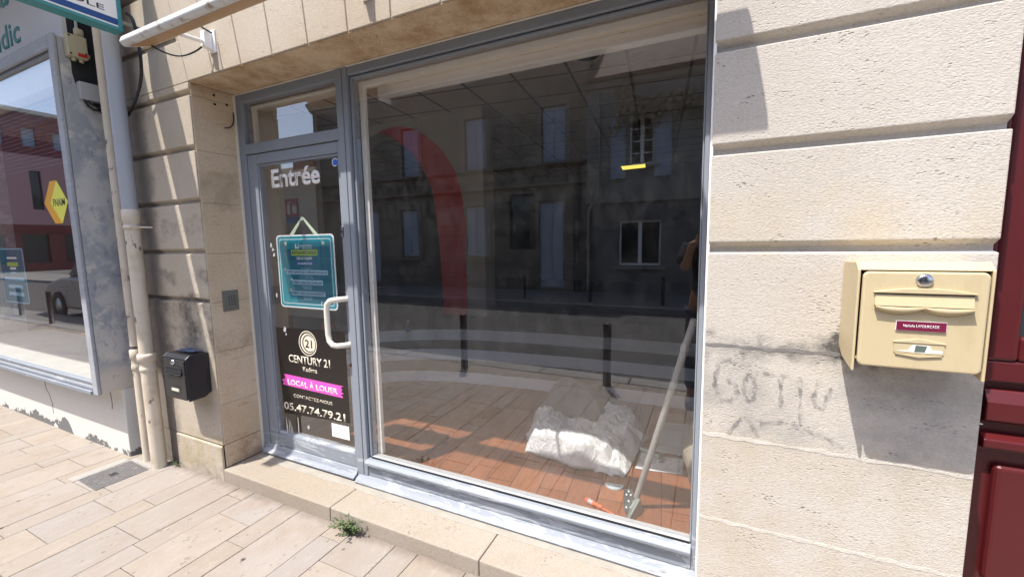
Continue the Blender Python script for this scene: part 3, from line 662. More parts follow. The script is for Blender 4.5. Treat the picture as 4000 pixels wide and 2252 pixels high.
for k in range(9):
    z_ = .577+.075*k/8; L_.append((.243+random.uniform(-.018, .016)+.01*(k/8-.5), z_+.006)); R2.append((.772+random.uniform(-.02, .018), z_-.008))
flat('brush_band', L_+R2[::-1], py(0), 'pink', po, .0002)
text('poster_text', 'LOCAL À LOUER', .452, .046, (.281, py(1), .590), 'white', po, right=(1, 0, -.012), bold=.016, thick=.0002)
text('poster_text', 'CONTACTEZ-NOUS', .352, .021, (.329, py(0), .511), 'goldtxt', po, right=(1, 0, -.008), bold=.002, thick=.0002)
text('poster_text', '05.47.74.79.21', .558, .052, (.226, py(0), .413), 'goldtxt', po, right=(1, 0, .006), bold=.02, thick=.0002)
sm = thing('corner_sticker', 'small white sticker with two pink lines below the black poster', 'sticker', (.74, YS, .35))
flat('sheet', [(.664, .392), (.812, .392), (.812, .306), (.664, .306)], YS-.002, 'white', sm)
flat('line', [(.69, .374), (.79, .370), (.79, .3725), (.69, .3765)], YS-.0025, 'pink', sm, .0003); flat('line', [(.69, .362), (.79, .357), (.79, .3595), (.69, .3645)], YS-.0025, 'pink', sm, .0003)
text('sticker_text', 's.m.a.a.c', .12, .021, (.68, YS-.0025, .319), 'ltgrey', sm, thick=.0003)
yt = thing('yellow_tape', 'short yellow tape strip stuck on the big window', 'tape', (2.48, YS, 1.79)); flat('strip', [(2.431, 1.8), (2.527, 1.801), (2.528, 1.787), (2.439, 1.785)], YS, 'yellow', yt)
# entry keypad on the reveal
kp = thing('entry_keypad', 'flat grey entry keypad on the stone reveal left of the door', 'keypad', (.004, .124, 1.155))
mb = MB(); mb.box(.0036, .010, .074, .173, 1.09, 1.22); mb.build('plate', plain('keypad_grey', (.15, .142, .125), .5), kp, bevel=.003)
mb = MB()
for r_ in range(4):
    for c_ in range(3): mb.lathe((.0, 0, 0), [(0, 0)], 3) if False else mb.box(.0101, .0108, .109+c_*.0165, .117+c_*.0165, 1.128+r_*.0165, 1.135+r_*.0165)
mb.build('buttons', 'rubber', kp, bevel=.002)

# ------------------------------------------------------------------ things inside
def crumple(name, mat, corners, nx, ny, hfun, parent=None, z0=FZ, th=.004, edge=.03, seed=0):
    me = bpy.data.meshes.new(name); vs = []; fs = []
    a, b, c, d = [Vector(p) for p in corners]
    for j in range(ny+1):
        for i in range(nx+1):
            u, v = i/nx, j/ny
            p = (a*(1-u)+b*u)*(1-v)+(d*(1-u)+c*u)*v
            q = Vector((p.x*5+seed, p.y*5, seed)); p = p+Vector((mnoise.noise(q), mnoise.noise(q+Vector((9, 3, 1)))))*edge
            vs.append((p.x, p.y, z0+.004+max(0, hfun(u, v, p))))
    for j in range(ny):
        for i in range(nx): k = j*(nx+1)+i; fs.append((k, k+1, k+nx+2, k+nx+1))
    off = base_of(parent) if parent else Vector((0, 0, 0))
    me.from_pydata([Vector(v)-off for v in vs], [], fs)
    for p in me.polygons: p.use_smooth = True
    me.materials.append(M[mat] if isinstance(mat, str) else mat); o = bpy.data.objects.new(name, me); COL.objects.link(o)
    if parent: o.parent = parent
    s_ = o.modifiers.new('thick', 'SOLIDIFY'); s_.thickness = th
    return o
def ridge(p, f, seed): 
    n_ = mnoise.noise(Vector((p.x*f, p.y*f, seed))); return 1-abs(n_)*2.2
def fac(p, f, seed):   # faceted folds: nearest-cell planes
    return mnoise.cell(Vector((p.x*f, p.y*f, seed)))
def crease(p, f, sd):
    d, _ = mnoise.voronoi(Vector((p.x*f, p.y*f, sd))); return d[0]
rw = random.Random(31)
FW = [(rw.uniform(2.2, 10), rw.uniform(0, math.pi), rw.random()) for _ in range(9)]+[(rw.uniform(11, 24), rw.uniform(0, math.pi), rw.random()) for _ in range(6)]
def folds(p, sd=0):
    h = 0
    for k, (f, a, ph) in enumerate(FW):
        q = p.x*math.cos(a+sd)+p.y*math.sin(a+sd)+.06*mnoise.noise(Vector((p.x*3.5, p.y*3.5, k+sd)))
        t_ = (q*f+ph) % 1.0; m_ = max(0, mnoise.noise(Vector((p.x*3, p.y*3, k*2.3+sd)))+.35)
        h += m_*abs(2*t_-1)*.21/f*(.75 if f < 10 else 1.1)
    return h
def sheet_h(u, v, p):
    e = min(u, 1-u, v, 1-v); w = min(1, e*9)
    return w*(.005+folds(p)+.085*crease(p, 4.6, 1.7)*(.6+.8*v))+.012*(1-w)*abs(math.sin(u*31+v*17))
ds = thing('dust_sheet', 'crumpled white dust sheet heaped on the parquet behind the window', 'dust sheet', (2.0, 1.2, FZ))
crumple('sheet', 'sheet', [(1.68, .94), (2.35, .88), (2.41, 1.44), (1.56, 1.40)], 130, 100, sheet_h, ds, edge=.06, seed=2.2)
def fold_h(u, v, p):
    return .09+.07*math.sin(math.pi*min(1, v*1.1))*(.25+.5*mnoise.noise(Vector((p.x*5, 1, 1))))+folds(p, 1.3)*.9
crumple('sheet_fold', 'sheet', [(1.68, .90), (2.30, .855), (2.36, 1.08), (1.72, 1.14)], 90, 45, lambda u, v, p: max(.0, fold_h(u, v, p)*min(1, 6*min(v+.02, 1.02-v))*min(1, 8*min(u+.03, 1.03-u))-.004), ds, edge=.05, seed=5.5)
crumple('sheet_fold', 'sheet', [(2.02, 1.38), (2.36, 1.36), (2.30, 1.70), (2.02, 1.72)], 36, 34, lambda u, v, p: (.02+folds(p, 2.1)*1.5)*min(1, 5*min(u, 1-u, v, 1-v)+.1), ds, edge=.06, seed=8.1)
pf = thing('packing_film', 'dull grey crumpled packing film lying behind the white dust sheet', 'packing film', (1.9, 1.7, FZ))
crumple('film', 'plastic', [(1.50, 1.60), (2.10, 1.52), (2.2, 1.92), (1.55, 1.95)], 40, 28, lambda u, v, p: min(1, 5*min(u, 1-u, v, 1-v))*(.07+.10*math.sin(math.pi*u)+folds(p, .7)), pf, edge=.06, seed=3)
bd = thing('white_board', 'flat white board lying on the parquet beside the dust sheet', 'board', (2.58, 1.5, FZ)); MB().hexa([(2.49, 1.26, FZ+.012), (2.675, 1.27, FZ+.012), (2.68, 1.77, FZ+.012), (2.46, 1.73, FZ+.012)], [(2.49, 1.26, FZ+.02), (2.675, 1.27, FZ+.02), (2.68, 1.77, FZ+.02), (2.46, 1.73, FZ+.02)]).build('panel', plain('board_white', (.55, .55, .54), .6), bd)
pp = thing('paper_sheet', 'pale grey paper sheet on the floor under a small hammer', 'paper', (2.55, 1.12, FZ)); crumple('sheet', 'sheet', [(2.40, 1.01), (2.672, 1.05), (2.675, 1.24), (2.41, 1.23)], 24, 14, lambda u, v, p: .002+.006*max(0, mnoise.noise(Vector((p.x*9, p.y*9, 0)))), pp, th=.001, edge=.01)
hm = thing('hammer', 'small hammer with pale green handle on the paper sheet', 'hammer', (2.47, 1.2, FZ+.02)); MB().tube([(2.40, 1.235, FZ+.026), (2.46, 1.21, FZ+.026), (2.535, 1.17, FZ+.026)], [.011, .013, .010], 10).build('handle', plain('pale_green', (.35, .45, .40), .5), hm); MB().box(2.525, 2.555, 1.125, 1.205, FZ+.014, FZ+.042).build('head', 'galv', hm, bevel=.005)
sk = thing('plaster_sack', 'lumpy beige sack slumped against the right end of the window', 'sack', (2.72, 1.0, FZ))
mb = MB(); vs = []; fs = []; n1, n2 = 20, 14
for j in range(n2+1):
    for i in range(n1):
        th = 2*math.pi*i/n1; ph = math.pi*j/n2; d = Vector((math.sin(ph)*math.cos(th)*.10, math.sin(ph)*math.sin(th)*.22, math.cos(ph)*.19)); k = 1+.22*mnoise.noise(d*9+Vector((4, 2, 1)))
        vs.append(Vector((2.775, 1.02, FZ+.165))+d*k)
for j in range(n2):
    for i in range(n1): fs.append((j*n1+i, j*n1+(i+1) % n1, (j+1)*n1+(i+1) % n1, (j+1)*n1+i))
mb.add(vs, fs, True).build('bag', plain('sack_paper', (.33, .29, .23), .9, .2, 12, bump=.2), sk)
sw = thing('screwdriver', 'orange screwdriver lying on the sunlit parquet', 'screwdriver', (2.3, .54, FZ))
d = Vector((2.392-2.205, .506-.572, 0)).normalized(); p0 = Vector((2.208, .571, FZ+.014))
MB().tube([p0, p0+d*.006, p0+d*.02, p0+d*.06, p0+d*.075, p0+d*.085, p0+d*.10, p0+d*.106], [.006, .011, .0135, .0125, .0095, .010, .011, .006], 12).build('handle', 'toolorange', sw)
MB().tube([p0+d*.022, p0+d*.05], [.0142, .0135], 8).build('grip', 'ltgrey', sw); q0 = p0+d*.106-Vector((0, 0, .004)); MB().tube([q0, q0+d*.07], .0045, 10).build('sleeve', 'toolorange', sw); MB().tube([q0+d*.07, q0+d*.088], [.003, .0024], 8).build('blade', 'rubber', sw)
hd = thing('half_disc', 'pale half moon shaped metal plate on the parquet', 'plate', (2.32, .78, FZ))
a0 = math.atan2(.794-.776, 2.373-2.267); cx, cy = 2.32, .787
MB().prism([(cx+.054*math.cos(a0+math.pi+math.pi*k/20), cy+.054*math.sin(a0+math.pi+math.pi*k/20)) for k in range(21)], 'z', FZ+.002, FZ+.010).build('plate', plain('pale_zinc', (.50, .58, .62), .4), hd)
mb = MB()
for q in (-.028, 0, .028): mb.prism(circ(cx+q, cy-.016, .0045, 10), 'z', FZ+.0101, FZ+.0104)
mb.build('rivet', 'galv', hd)
pl = thing('sanding_pole', 'grey pole with a dusty flat metal foot leaning inside the window corner', 'pole', (2.47, .6, FZ))
f0 = Vector((2.466, .62, FZ+.05)); f1 = Vector((2.722, .40, 1.16))
MB().tube([f0, f0.lerp(f1, .5), f1], .0155, 14).build('pole', plain('dusty_alu', (.36, .36, .35), .5), pl); MB().tube([f0.lerp(f1, .86), f0.lerp(f1, .885)], .019, 14).build('collar', 'ltgrey', pl)
MB().hexa([(2.425, .478, FZ+.004), (2.452, .462, FZ+.004), (2.508, .60, FZ+.004), (2.462, .625, FZ+.004)], [(2.43, .485, FZ+.02), (2.45, .475, FZ+.02), (2.492, .60, FZ+.075), (2.465, .615, FZ+.075)]).build('foot', 'galv', pl, bevel=.006)
mb = MB(); P = rrect(-.026, .026, -.058, .058, .025); mbv = []
ex = Vector((.88, .40, -.1)).normalized(); ey = Vector((.12, .45, .85)); ey = (ey-ex*ey.dot(ex)).normalized(); nn = ex.cross(ey); cc = Vector((2.432, .585, FZ+.056))
mb.add([cc+ex*p[0]+ey*p[1] for p in P]+[cc+ex*p[0]+ey*p[1]+nn*.005 for p in P], [tuple(range(len(P)))[::-1], tuple(range(len(P), 2*len(P)))]+[(i, (i+1) % len(P), len(P)+(i+1) % len(P), len(P)+i) for i in range(len(P))]); mb.build('perforated_plate', 'galv', pl)
mb = MB()
for (u_, v_) in ((0, 0), (.011, .03), (-.011, .03), (.011, -.03), (-.011, -.03), (0, .046)):
    for q_ in (-.0006, .0056): c_ = cc+ex*u_+ey*v_+nn*q_; MB().add([c_+ex*.005*math.cos(a_*.785)+ey*.005*math.sin(a_*.785) for a_ in range(8)], [tuple(range(8))]).build('hole', 'white', pl, recalc=False)
bo = thing('water_bottle', 'clear plastic water bottle standing on the curved steps', 'bottle', (-.62, 2.2, .215))
M['pet'] = glassmat('clear_plastic', 1.6, .10); bz = .341; bx, by = -.47, 2.42
MB().lathe((bx, by, bz), [(.0, 0), (.03, 0), (.033, .02), (.033, .09), (.030, .10), (.033, .11), (.033, .16), (.028, .19), (.013, .215), (.0125, .225)], 20).build('body', 'pet', bo); MB().lathe((bx, by, bz), [(.0, .242), (.0145, .242), (.015, .226), (.0, .226)], 16).build('cap', 'white', bo); MB().lathe((bx, by, bz), [(.0335, .112), (.0335, .155)], 20).build('bottle_label', 'bluebar', bo)
bo.location = (bx, by, bz)
for c in bo.children: c.data.transform(Matrix.Translation(Vector((-.62, 2.2, .215))-Vector((bx, by, bz))))
es = thing('extinguisher_sign', 'red fire extinguisher pictogram plate on the back wall', 'sign', (-1.75, 2.0, 1.98)); ey_ = 2.595
ES = (-2.72, -2.45, 1.90, 2.15)
es.location = (-2.6, ey_, 2.0)
MB().box(ES[0], ES[1], ey_-.006, ey_, ES[2], ES[3]).build('plate', 'red', es); mb = MB().prism(rrect(-2.68, -2.62, 1.93, 2.07, .02), 'y', ey_-.009, ey_-.0065).box(-2.66, -2.64, ey_-.009, ey_-.0065, 2.07, 2.10).prism([(-2.67, 2.09), (-2.60, 2.115), (-2.60, 2.10)], 'y', ey_-.009, ey_-.0065)
for k in range(3): mb.prism([(-2.57+k*.03, 1.94), (-2.55+k*.03, 1.95), (-2.545+k*.03, 2.02), (-2.56+k*.03, 2.09), (-2.575+k*.03, 2.0)], 'y', ey_-.009, ey_-.0065)
mb.build('pictogram', 'white', es)
MB().box(ES[0], ES[1], ey_-.006, ey_, ES[2]-.09, ES[2]-.005).build('plate', 'bluebar', es)
MB().box(-4.2, -2.1, 2.6, 2.7, FZ, 3.27).build('inner_wall', 'wallpaint', house)
fe = thing('fire_extinguisher', 'red fire extinguisher standing in the dim back of the shop', 'fire extinguisher', (-1.55, 2.2, FZ))
MB().lathe((-1.55, 2.2, FZ+.0), [(0, 0), (.085, 0), (.09, .02), (.09, .38), (.07, .44), (.03, .47), (.025, .5), (0, .5)], 24).build('cylinder', 'red', fe); MB().box(-1.59, -1.49, 2.185, 2.215, FZ+.5, FZ+.55).build('valve', 'rubber', fe, bevel=.008)

# ------------------------------------------------------------------ letterboxes
def letterbox(kind, x0, x1, z0, z1, dep, mat, label):
    bx = thing('letterbox', label, 'letterbox', ((x0+x1)/2, 0, z0))
    w = x1-x0; fl = kind == 'beige'
    mb = MB(); yb = -dep+.03
    # hooded shell: sides end in a pointed lower lip
    mb.prism([(-.001, z1-.004), (-.001, z0+.03), (-.04, z0+.004), (-dep+.006, z0-.012 if fl else z0), (-dep+.006, z1-.02), (-dep+.03, z1)], 'x', x0, x0+.006)
    mb.prism([(-.001, z1-.004), (-.001, z0+.03), (-.04, z0+.004), (-dep+.006, z0-.012 if fl else z0), (-dep+.006, z1-.02), (-dep+.03, z1)], 'x', x1-.006, x1)
    mb.prism([(-.001, z1-.010), (-.001, z1-.004), (-dep+.03, z1), (-dep+.006, z1-.02), (-dep+.010, z1-.022), (-dep+.032, z1-.007)], 'x', x0+.006, x1-.006)
    mb.box(x0+.006, x1-.006, -dep+.012, -.002, z0+.02, z0+.026); mb.box(x0+.006, x1-.006, -.006, -.001, z0+.026, z1-.011)
    mb.build('case', mat, bx, bevel=.004)
    a, b, c, d = x0+.010, x1-.010, z0+.006, z1-.024
    fy = -dep
    fr = MB().prism(rrect(a, b, c, d, .014), 'y', fy, fy+.014).build('front_flap', mat, bx, bevel=.005, seg=3)
    hgt = d-c; zt = d-.087
    # slot recess: arched hood over it, tray lip with double curve below
    mb = MB(); n = 16; top = []
    for k in range(n+1): t_ = k/n; top.append((a+.022+(b-a-.044)*t_, zt+.036+.011*math.sin(math.pi*t_)))
    mb.prism([(a+.022, zt+.0335)]+top+[(b-.022, zt+.0335)], 'y', fy-.007, fy+.001); mb.build('slot_hood', mat, bx, bevel=.003)
    MB().box(a+.026, b-.026, fy-.001, fy+.004, zt+.0305, zt+.0335).build('slot', 'rubber', bx)
    MB().prism([(fy-.0015, zt+.030), (fy-.008, zt), (fy+.002, zt), (fy+.002, zt+.030)], 'x', a+.026, b-.026).build('slot_flap', mat, bx, bevel=.002)
    mb = MB(); low = []
    for k in range(2*n+1):
        t_ = k/(2*n); low.append((a+.026+(b-a-.052)*t_, zt-.008-.014*abs(math.sin(2*math.pi*t_))**.8))
    vs = [(p[0], fy-.002, p[1]) for p in low]+[(p[0], fy-.017, zt-.001-.003*abs(math.sin(2*math.pi*k/(2*n)))) for k, p in enumerate(low)]+[(p[0], fy, zt-.0005) for p in low]
    m_ = len(low); mb.add(vs, [(i, i+1, m_+i+1, m_+i) for i in range(m_-1)]+[(m_+i, m_+i+1, 2*m_+i+1, 2*m_+i) for i in range(m_-1)]+[(2*m_+i, 2*m_+i+1, i+1, i) for i in range(m_-1)], True)
    mb.build('slot_lip', mat, bx)
    cxm = (a+b)/2
    MB().lathe((cxm, fy-.001, d-.0205), [(0, -.006), (.012, -.007), (.0155, -.004), (.017, .001)], 24, 'y').build('lock', 'chrome', bx); MB().box(cxm-.001, cxm+.0012, fy-.0085, fy-.007, d-.0225, d-.0125).build('keyhole', 'rubber', bx)
    zc = d-.192
    mb = MB(); oa = rrect(cxm-.052, cxm+.052, zc-.017, zc+.017, .004); mb.prism([(cxm-.05, zc+.0155), (cxm, zc+.025), (cxm+.05, zc+.0155), (cxm+.05, zc+.013), (cxm-.05, zc+.013)], 'y', fy-.004, fy+.001); mb.prism([(cxm-.045, zc-.017), (cxm-.045, zc-.0155), (cxm+.045, zc-.0155), (cxm+.045, zc-.017), (cxm, zc-.024)], 'y', fy-.004, fy+.001); mb.build('name_frame', mat, bx, bevel=.0015)
    MB().prism(rrect(cxm-.048, cxm+.048, zc-.0135, zc+.0125, .002), 'y', fy-.0022, fy-.0002).build('name_window', 'olive' if not fl else plain('yellowed_window', (.52, .44, .27), .25), bx)
    return bx, (a, b, c, d, fy, cxm, zc)
lb, (a, b, c, d, fy, cxm, zc) = letterbox('beige', 3.124, 3.383, 1.156, 1.434, .140, 'beigebox', 'beige metal letterbox with a burgundy name plate on the sunlit pier')
MB().box(cxm-.048, cxm+.048, fy-.0035, fy-.0005, zc+.044, zc+.069).build('name_plate', 'white', lb); MB().box(cxm-.0472, cxm+.0472, fy-.0042, fy-.0036, zc+.0448, zc+.0682).build('name_plate', 'plum', lb)
text('name_text', 'Nathalie LAFOURCADE', .068, .0068, (cxm-.034, fy-.0043, zc+.0535), 'white', lb, bold=.006, thick=.0003)
random.seed(5)
mb = MB().prism([(cxm-.045, zc-.008), (cxm-.02, zc-.006), (cxm-.012, zc+.009), (cxm+.02, zc+.008), (cxm+.026, zc-.002), (cxm+.044, zc-.002), (cxm+.046, zc-.009), (cxm+.01, zc-.011)], 'y', fy-.0026, fy-.0023); mb.build('torn_label', 'white', lb)
MB().prism([(cxm-.008, zc-.009), (cxm-.006, zc+.008), (cxm+.016, zc+.007), (cxm+.012, zc-.009)], 'y', fy-.0029, fy-.00265).build('torn_label', plain('green_grey_label', (.10, .13, .11), .5), lb)
bb, (a, b, c, d, fy, cxm, zc) = letterbox('black', -.305, -.058, .563, .845, .138, 'blackbox', 'black letterbox with crumpled blue leaflet on the shaded pier')
MB().box(cxm-.036, cxm+.036, fy-.0035, fy-.0023, zc-.008, zc+.008).build('name_plate', 'offwhite', bb)
lf = thing('leaflet', 'crumpled blue leaflet left on top of the black letterbox', 'leaflet', (-.15, -.07, .847)); crumple('sheet', plain('leaflet_blue', (.07, .10, .17), .5, .5, 30), [(-.26, -.075), (-.09, -.065), (-.075, -.015), (-.25, -.012)], 20, 10, lambda u, v, p: .004+.018*abs(mnoise.noise(Vector((p.x*28, p.y*28, 3)))), lf, z0=.845, th=.001, edge=.015)

# ------------------------------------------------------------------ lamp bar over the window
lbar = thing('sign_light', 'long white tubular sign light on wall brackets above the shop window', 'light', (1.4, -.25, 2.55))
ex_ = Vector((0, .094, .037)).normalized(); ez_ = Vector((0, -ex_.z, ex_.y)); c0 = Vector((0, -.296, 2.52))
prof = [(.0, .012), (.0, .0), (.012, -.003)]
prof = [(-.012, .028), (-.012, .016), (-.004, .003), (.004, 0), (.12, 0), (.128, .004), (.134, .014), (.132, .036), (.12, .05), (.09, .056), (.03, .054), (.006, .047)]
pr_ = [(c0+ex_*p[0]+ez_*p[1]) for p in prof]; poly = [(p.y, p.z) for p in pr_]
MB().prism(poly, 'x', .03, 2.755, smooth=True).build('housing', plain('weathered_white_enamel', (.62, .64, .64), .35, .08, 9, dirt=(.30, .23, .16)), lbar, bevel=.003)
u0, u1 = [c0+ex_*k-ez_*.0012 for k in (.012, .112)]
MB().hexa([(.05, u0.y, u0.z), (2.735, u0.y, u0.z), (2.735, u1.y, u1.z), (.05, u1.y, u1.z)], [(.05, u0.y, u0.z+.001), (2.735, u0.y, u0.z+.001), (2.735, u1.y, u1.z+.001), (.05, u1.y, u1.z+.001)]).build('diffuser', plain('ambered_diffuser', (.36, .20, .075), .45, .2, 3), lbar)
MB().box(.026, .0295, -.305, -.195, 2.515, 2.585).build('end_cap', plain('end_cap_white', (.66, .66, .65), .4), lbar, bevel=.001) if False else None
for bxx in (.268, 1.39, 2.52):
    br = MB().box(bxx-.03, bxx+.03, -.008, .002, 2.555, 2.672).prism([(-.008, 2.565), (-.05, 2.575), (-.05, 2.655), (-.008, 2.665)], 'x', bxx-.024, bxx+.012).build('bracket', 'white', lbar, bevel=.004)
    MB().tube([(bxx-.005, -.03, 2.60), (bxx+.01, -.19, 2.583)], .010, 10).build('arm', 'white', br)
mb = MB().tube(arcs([Vector(q_) for q_ in ((.262, -.03, 2.60), (.20, -.05, 2.56), (.13, -.09, 2.53), (.09, -.14, 2.535), (.075, -.20, 2.556))], 2), .0045, 8).tube([(.30, -.02, 2.645), (.29, -.07, 2.66), (.285, -.14, 2.635), (.28, -.20, 2.60)], .0045, 8)
mb.build('cable', 'cable', lbar)

# ------------------------------------------------------------------ downpipes, junction boxes
pa = thing('narrow_downpipe', 'narrow cream downpipe with flaking rust close to the grey wall', 'downpipe', (-.795, -.062, 0))
MB().tube([(-.795, -.062, 0.0), (-.795, -.062, .80)], .031, 18).tube([(-.795, -.062, .83), (-.795, -.062, 6.5)], .030, 18).build('pipe', 'pipe', pa); MB().lathe((-.795, -.062, 0), [(.031, .66), (.036, .665), (.036, .69), (.033, .70), (.033, .74), (.038, .745), (.038, .80), (.030, .81)], 18).build('socket', 'pipe', pa)
pb = thing('wide_downpipe', 'wide downpipe, grey plastic above and peeling cream iron below', 'downpipe', (-.615, -.080, 0))
MB().tube([(-.615, -.080, 0), (-.615, -.080, .80)], .0435, 24).tube([(-.615, -.080, .79), (-.615, -.080, 1.73)], .041, 24).build('pipe', 'pipe', pb)
MB().tube([(-.615, -.080, 1.70), (-.615, -.080, 6.5)], .0425, 24).build('plastic_pipe', 'pvc', pb)
MB().lathe((-.615, -.080, 0), [(.0435, .68), (.048, .685), (.048, .705), (.0445, .71), (.0445, .745), (.054, .75), (.054, .785), (.050, .80), (.043, .80)], 24).build('socket', 'pipe', pb); MB().lathe((-.615, -.080, 0), [(.041, 1.66), (.047, 1.665), (.047, 1.74), (.0427, 1.745)], 24).build('socket', 'pipe', pb)
mb = MB().lathe((-.615, -.080, 0), [(.0412, 1.618), (.0445, 1.618), (.0445, 1.645), (.0412, 1.645)], 24).tube([(-.615, -.126, 1.632), (-.55, -.112, 1.632)], .006, 8).tube([(-.58, -.07, 1.632), (-.555, -.02, 1.632), (-.55, .01, 1.632)], .006, 8); mb.build('clamp', 'pipe', pb)
jb = thing('junction_box', 'cream electrical junction box with a red label on the grey return wall', 'junction box', (-.96, -.125, 2.71))
JX_ = -.97+.055
MB().box(-.968, JX_, -.176, -.078, 2.712, 2.848).build('case', 'junction', jb, bevel=.006); MB().box(JX_+.0002, JX_+.0012, -.130, -.084, 2.720, 2.742).build('red_label', 'red', jb)
for y_ in (-.145, -.108): MB().cyl((-.94, y_, 2.711), (-.94, y_, 2.692), .011, 14).build('cable_gland', 'junction', jb)
MB().box(-.955, -.925, -.0775, -.066, 2.73, 2.75).build('latch', 'junction', jb, bevel=.003)
for y_, z_ in ((-.163, 2.836), (-.163, 2.728), (-.090, 2.745)): MB().box(JX_-.001, JX_+.001, y_-.005, y_+.005, z_-.005, z_+.005).build('screw', 'rubber', jb)
MB().box(-.965, -.93, -.128, -.078, 2.85, 2.905).build('conduit_elbow', 'junction', jb, bevel=.016); MB().tube([(-.95, -.11, 2.90), (-.95, -.11, 3.3)], .008, 8).build('conduit', 'ltgrey', jb)
wbx = thing('cable_box', 'plain pale grey cable box half behind the wide pipe', 'cable box', (-.95, -.08, 2.46)); MB().box(-.968, -.928, -.138, -.022, 2.462, 2.572).build('case', 'ltgrey', wbx, bevel=.005)
mb = MB().tube([(-.945, -.115, 2.463), (-.94, -.10, 2.425), (-.935, -.075, 2.408), (-.93, -.04, 2.41), (-.93, -.012, 2.44)], .008, 8).tube([(-.94, -.10, 2.463), (-.93, -.09, 2.44), (-.925, -.065, 2.425), (-.925, -.03, 2.43)], .006, 8); mb.build('cable', 'cable', wbx)
cb = thing('hanging_cable', 'thick black cable looping down from the projecting sign to the corner', 'cable', (-.45, -.05, 2.6)); mb = MB()
for d_ in (0, .011): mb.tube(arcs([Vector(q) for q in ((-.36+d_, -.10, 2.86), (-.31+d_, -.10, 2.83), (-.28+d_, -.10, 2.76), (-.30+d_, -.08, 2.62), (-.36+d_, -.06, 2.51), (-.46+d_, -.05, 2.42), (-.62, -.03, 2.34))], 2), .0065, 8)
mb.build('strand', 'cable', cb)
dc = thing('drain_cover', 'rectangular chequered steel cover in the pavement by the pipes', 'drain cover', (-.78, -.27, .002))
q = [(-.905, -.395), (-.645, -.405), (-.635, -.135), (-.885, -.125)]
mb = MB().hexa([(p[0], p[1], -.02) for p in q], [(p[0], p[1], .0035) for p in q]); mb.build('plate', plain('worn_steel', (.12, .115, .115), .5, .2, 12, metal=0, dirt=(.24, .23, .22)), dc, bevel=.002)
mb = MB()
for i in range(14):
    for j in range(15):
        x_, y_ = -.885+i*.0175, -.388+j*.0178
        a_ = .6 if (i+j) % 2 else -.6; dx, dy = .0075*math.cos(a_), .0075*math.sin(a_); nx_, ny_ = -dy*.28, dx*.28
        if -.80 < x_ < -.75 and -.29 < y_ < -.23: continue
        mb.hexa([(x_-dx-nx_, y_-dy-ny_, .0034), (x_+dx-nx_, y_+dy-ny_, .0034), (x_+dx+nx_, y_+dy+ny_, .0034), (x_-dx+nx_, y_-dy+ny_, .0034)], [(x_-dx-nx_*.5, y_-dy-ny_*.5, .0058), (x_+dx-nx_*.5, y_+dy-ny_*.5, .0058), (x_+dx+nx_*.5, y_+dy+ny_*.5, .0058), (x_-dx+nx_*.5, y_-dy+ny_*.5, .0058)])
mb.build('tread_pattern', plain('tread_steel', (.17, .165, .165), .4), dc)
MB().box(-.80, -.782, -.285, -.245, .0036, .0045).box(-.774, -.756, -.285, -.245, .0036, .0045).build('lifting_slot', 'rubber', dc)
mb = MB().box(-.985, -.91, -.42, -.125, -.02, .0025).box(-.91, -.64, -.122, -.092, -.02, .0025); mb.build('cement_edge', plain('pale_cement', (.30, .29, .27), .9, .2, 20), dc)

# ------------------------------------------------------------------ weeds
def weed(x, y, n, s, label):
    random.seed(int(x*100)+9); w_ = thing('weed', label, 'weed', (x, y, 0)); st = MB(); lf_ = MB()
    for i in range(n):
        a_ = random.uniform(math.pi*1.0, math.pi*2.0) if random.random() < .75 else random.uniform(0, 2*math.pi); L = s*random.uniform(.5, 1.1); lean = random.uniform(.3, 1.1)
        pts = [Vector((x+random.uniform(-.03, .03)*s*8, y-.005, 0))]
        for k in range(1, 5): pts.append(pts[0]+Vector((math.cos(a_)*lean*L*k/4, min(.0, math.sin(a_)*lean*L*k/4), L*.9*(k/4)*(1-.25*lean*k/4))))
        st.tube(pts, .0012, 5)
        for k in range(1, 5):
            for _ in range(3):
                p = pts[k]; b_ = random.uniform(0, 2*math.pi); l_ = s*random.uniform(.13, .24); dv = Vector((math.cos(b_), math.sin(b_), random.uniform(.0, .7))).normalized()*l_; sd_ = Vector((-dv.y, dv.x, random.uniform(-.02, .02))).normalized()*l_*.28
                if p.y+dv.y > -.012: dv.y = -abs(dv.y)
                lf_.add([p, p+dv*.5+sd_, p+dv, p+dv*.5-sd_], [(0, 1, 2, 3)])
    st.build('stem', 'leaf', w_); lf_.build('leaves', 'leaf', w_, recalc=False)
weed(1.125, -.03, 22, .105, 'leafy green weed growing at the foot of the doorstep')
weed(-.50, -.02, 6, .05, 'tiny green weed sprouting beside the foot of the pipes')

# ------------------------------------------------------------------ projecting agency sign
ps = thing('projecting_sign', 'white and blue projecting sign in a teal frame over the pavement corner', 'sign', (-.36, -.55, 2.76))
sx0, sx1, sy0, sy1, sz0, sz1 = -.452, -.365, -1.05, -.118, 2.752, 3.40
mb = MB().box(sx0, sx1, sy0, sy1, sz0, sz0+.018).box(sx0, sx1, sy0, sy1, sz1-.02, sz1).box(sx0, sx1, sy1-.020, sy1, sz0+.018, sz1-.02).box(sx0, sx1, sy0, sy0+.02, sz0+.018, sz1-.02)
mb.build('frame', 'signteal', ps, bevel=.003)
MB().box(sx0+.006, sx1-.006, sy0+.02, sy1-.02, sz0+.0185, sz1-.0205).build('face', 'white', ps)
MB().box(sx1-.0058, sx1-.0048, sy0+.02, sy1-.021, sz0+.028, sz0+.062).build('stripe', 'signblue', ps)
text('sign_text', 'CRÉDIT AGRICOLE', .70, .036, (sx1-.005, -.895, sz0+.083), 'darkgrey', ps, right=(0, 1, 0), bold=.002, thick=.0006)
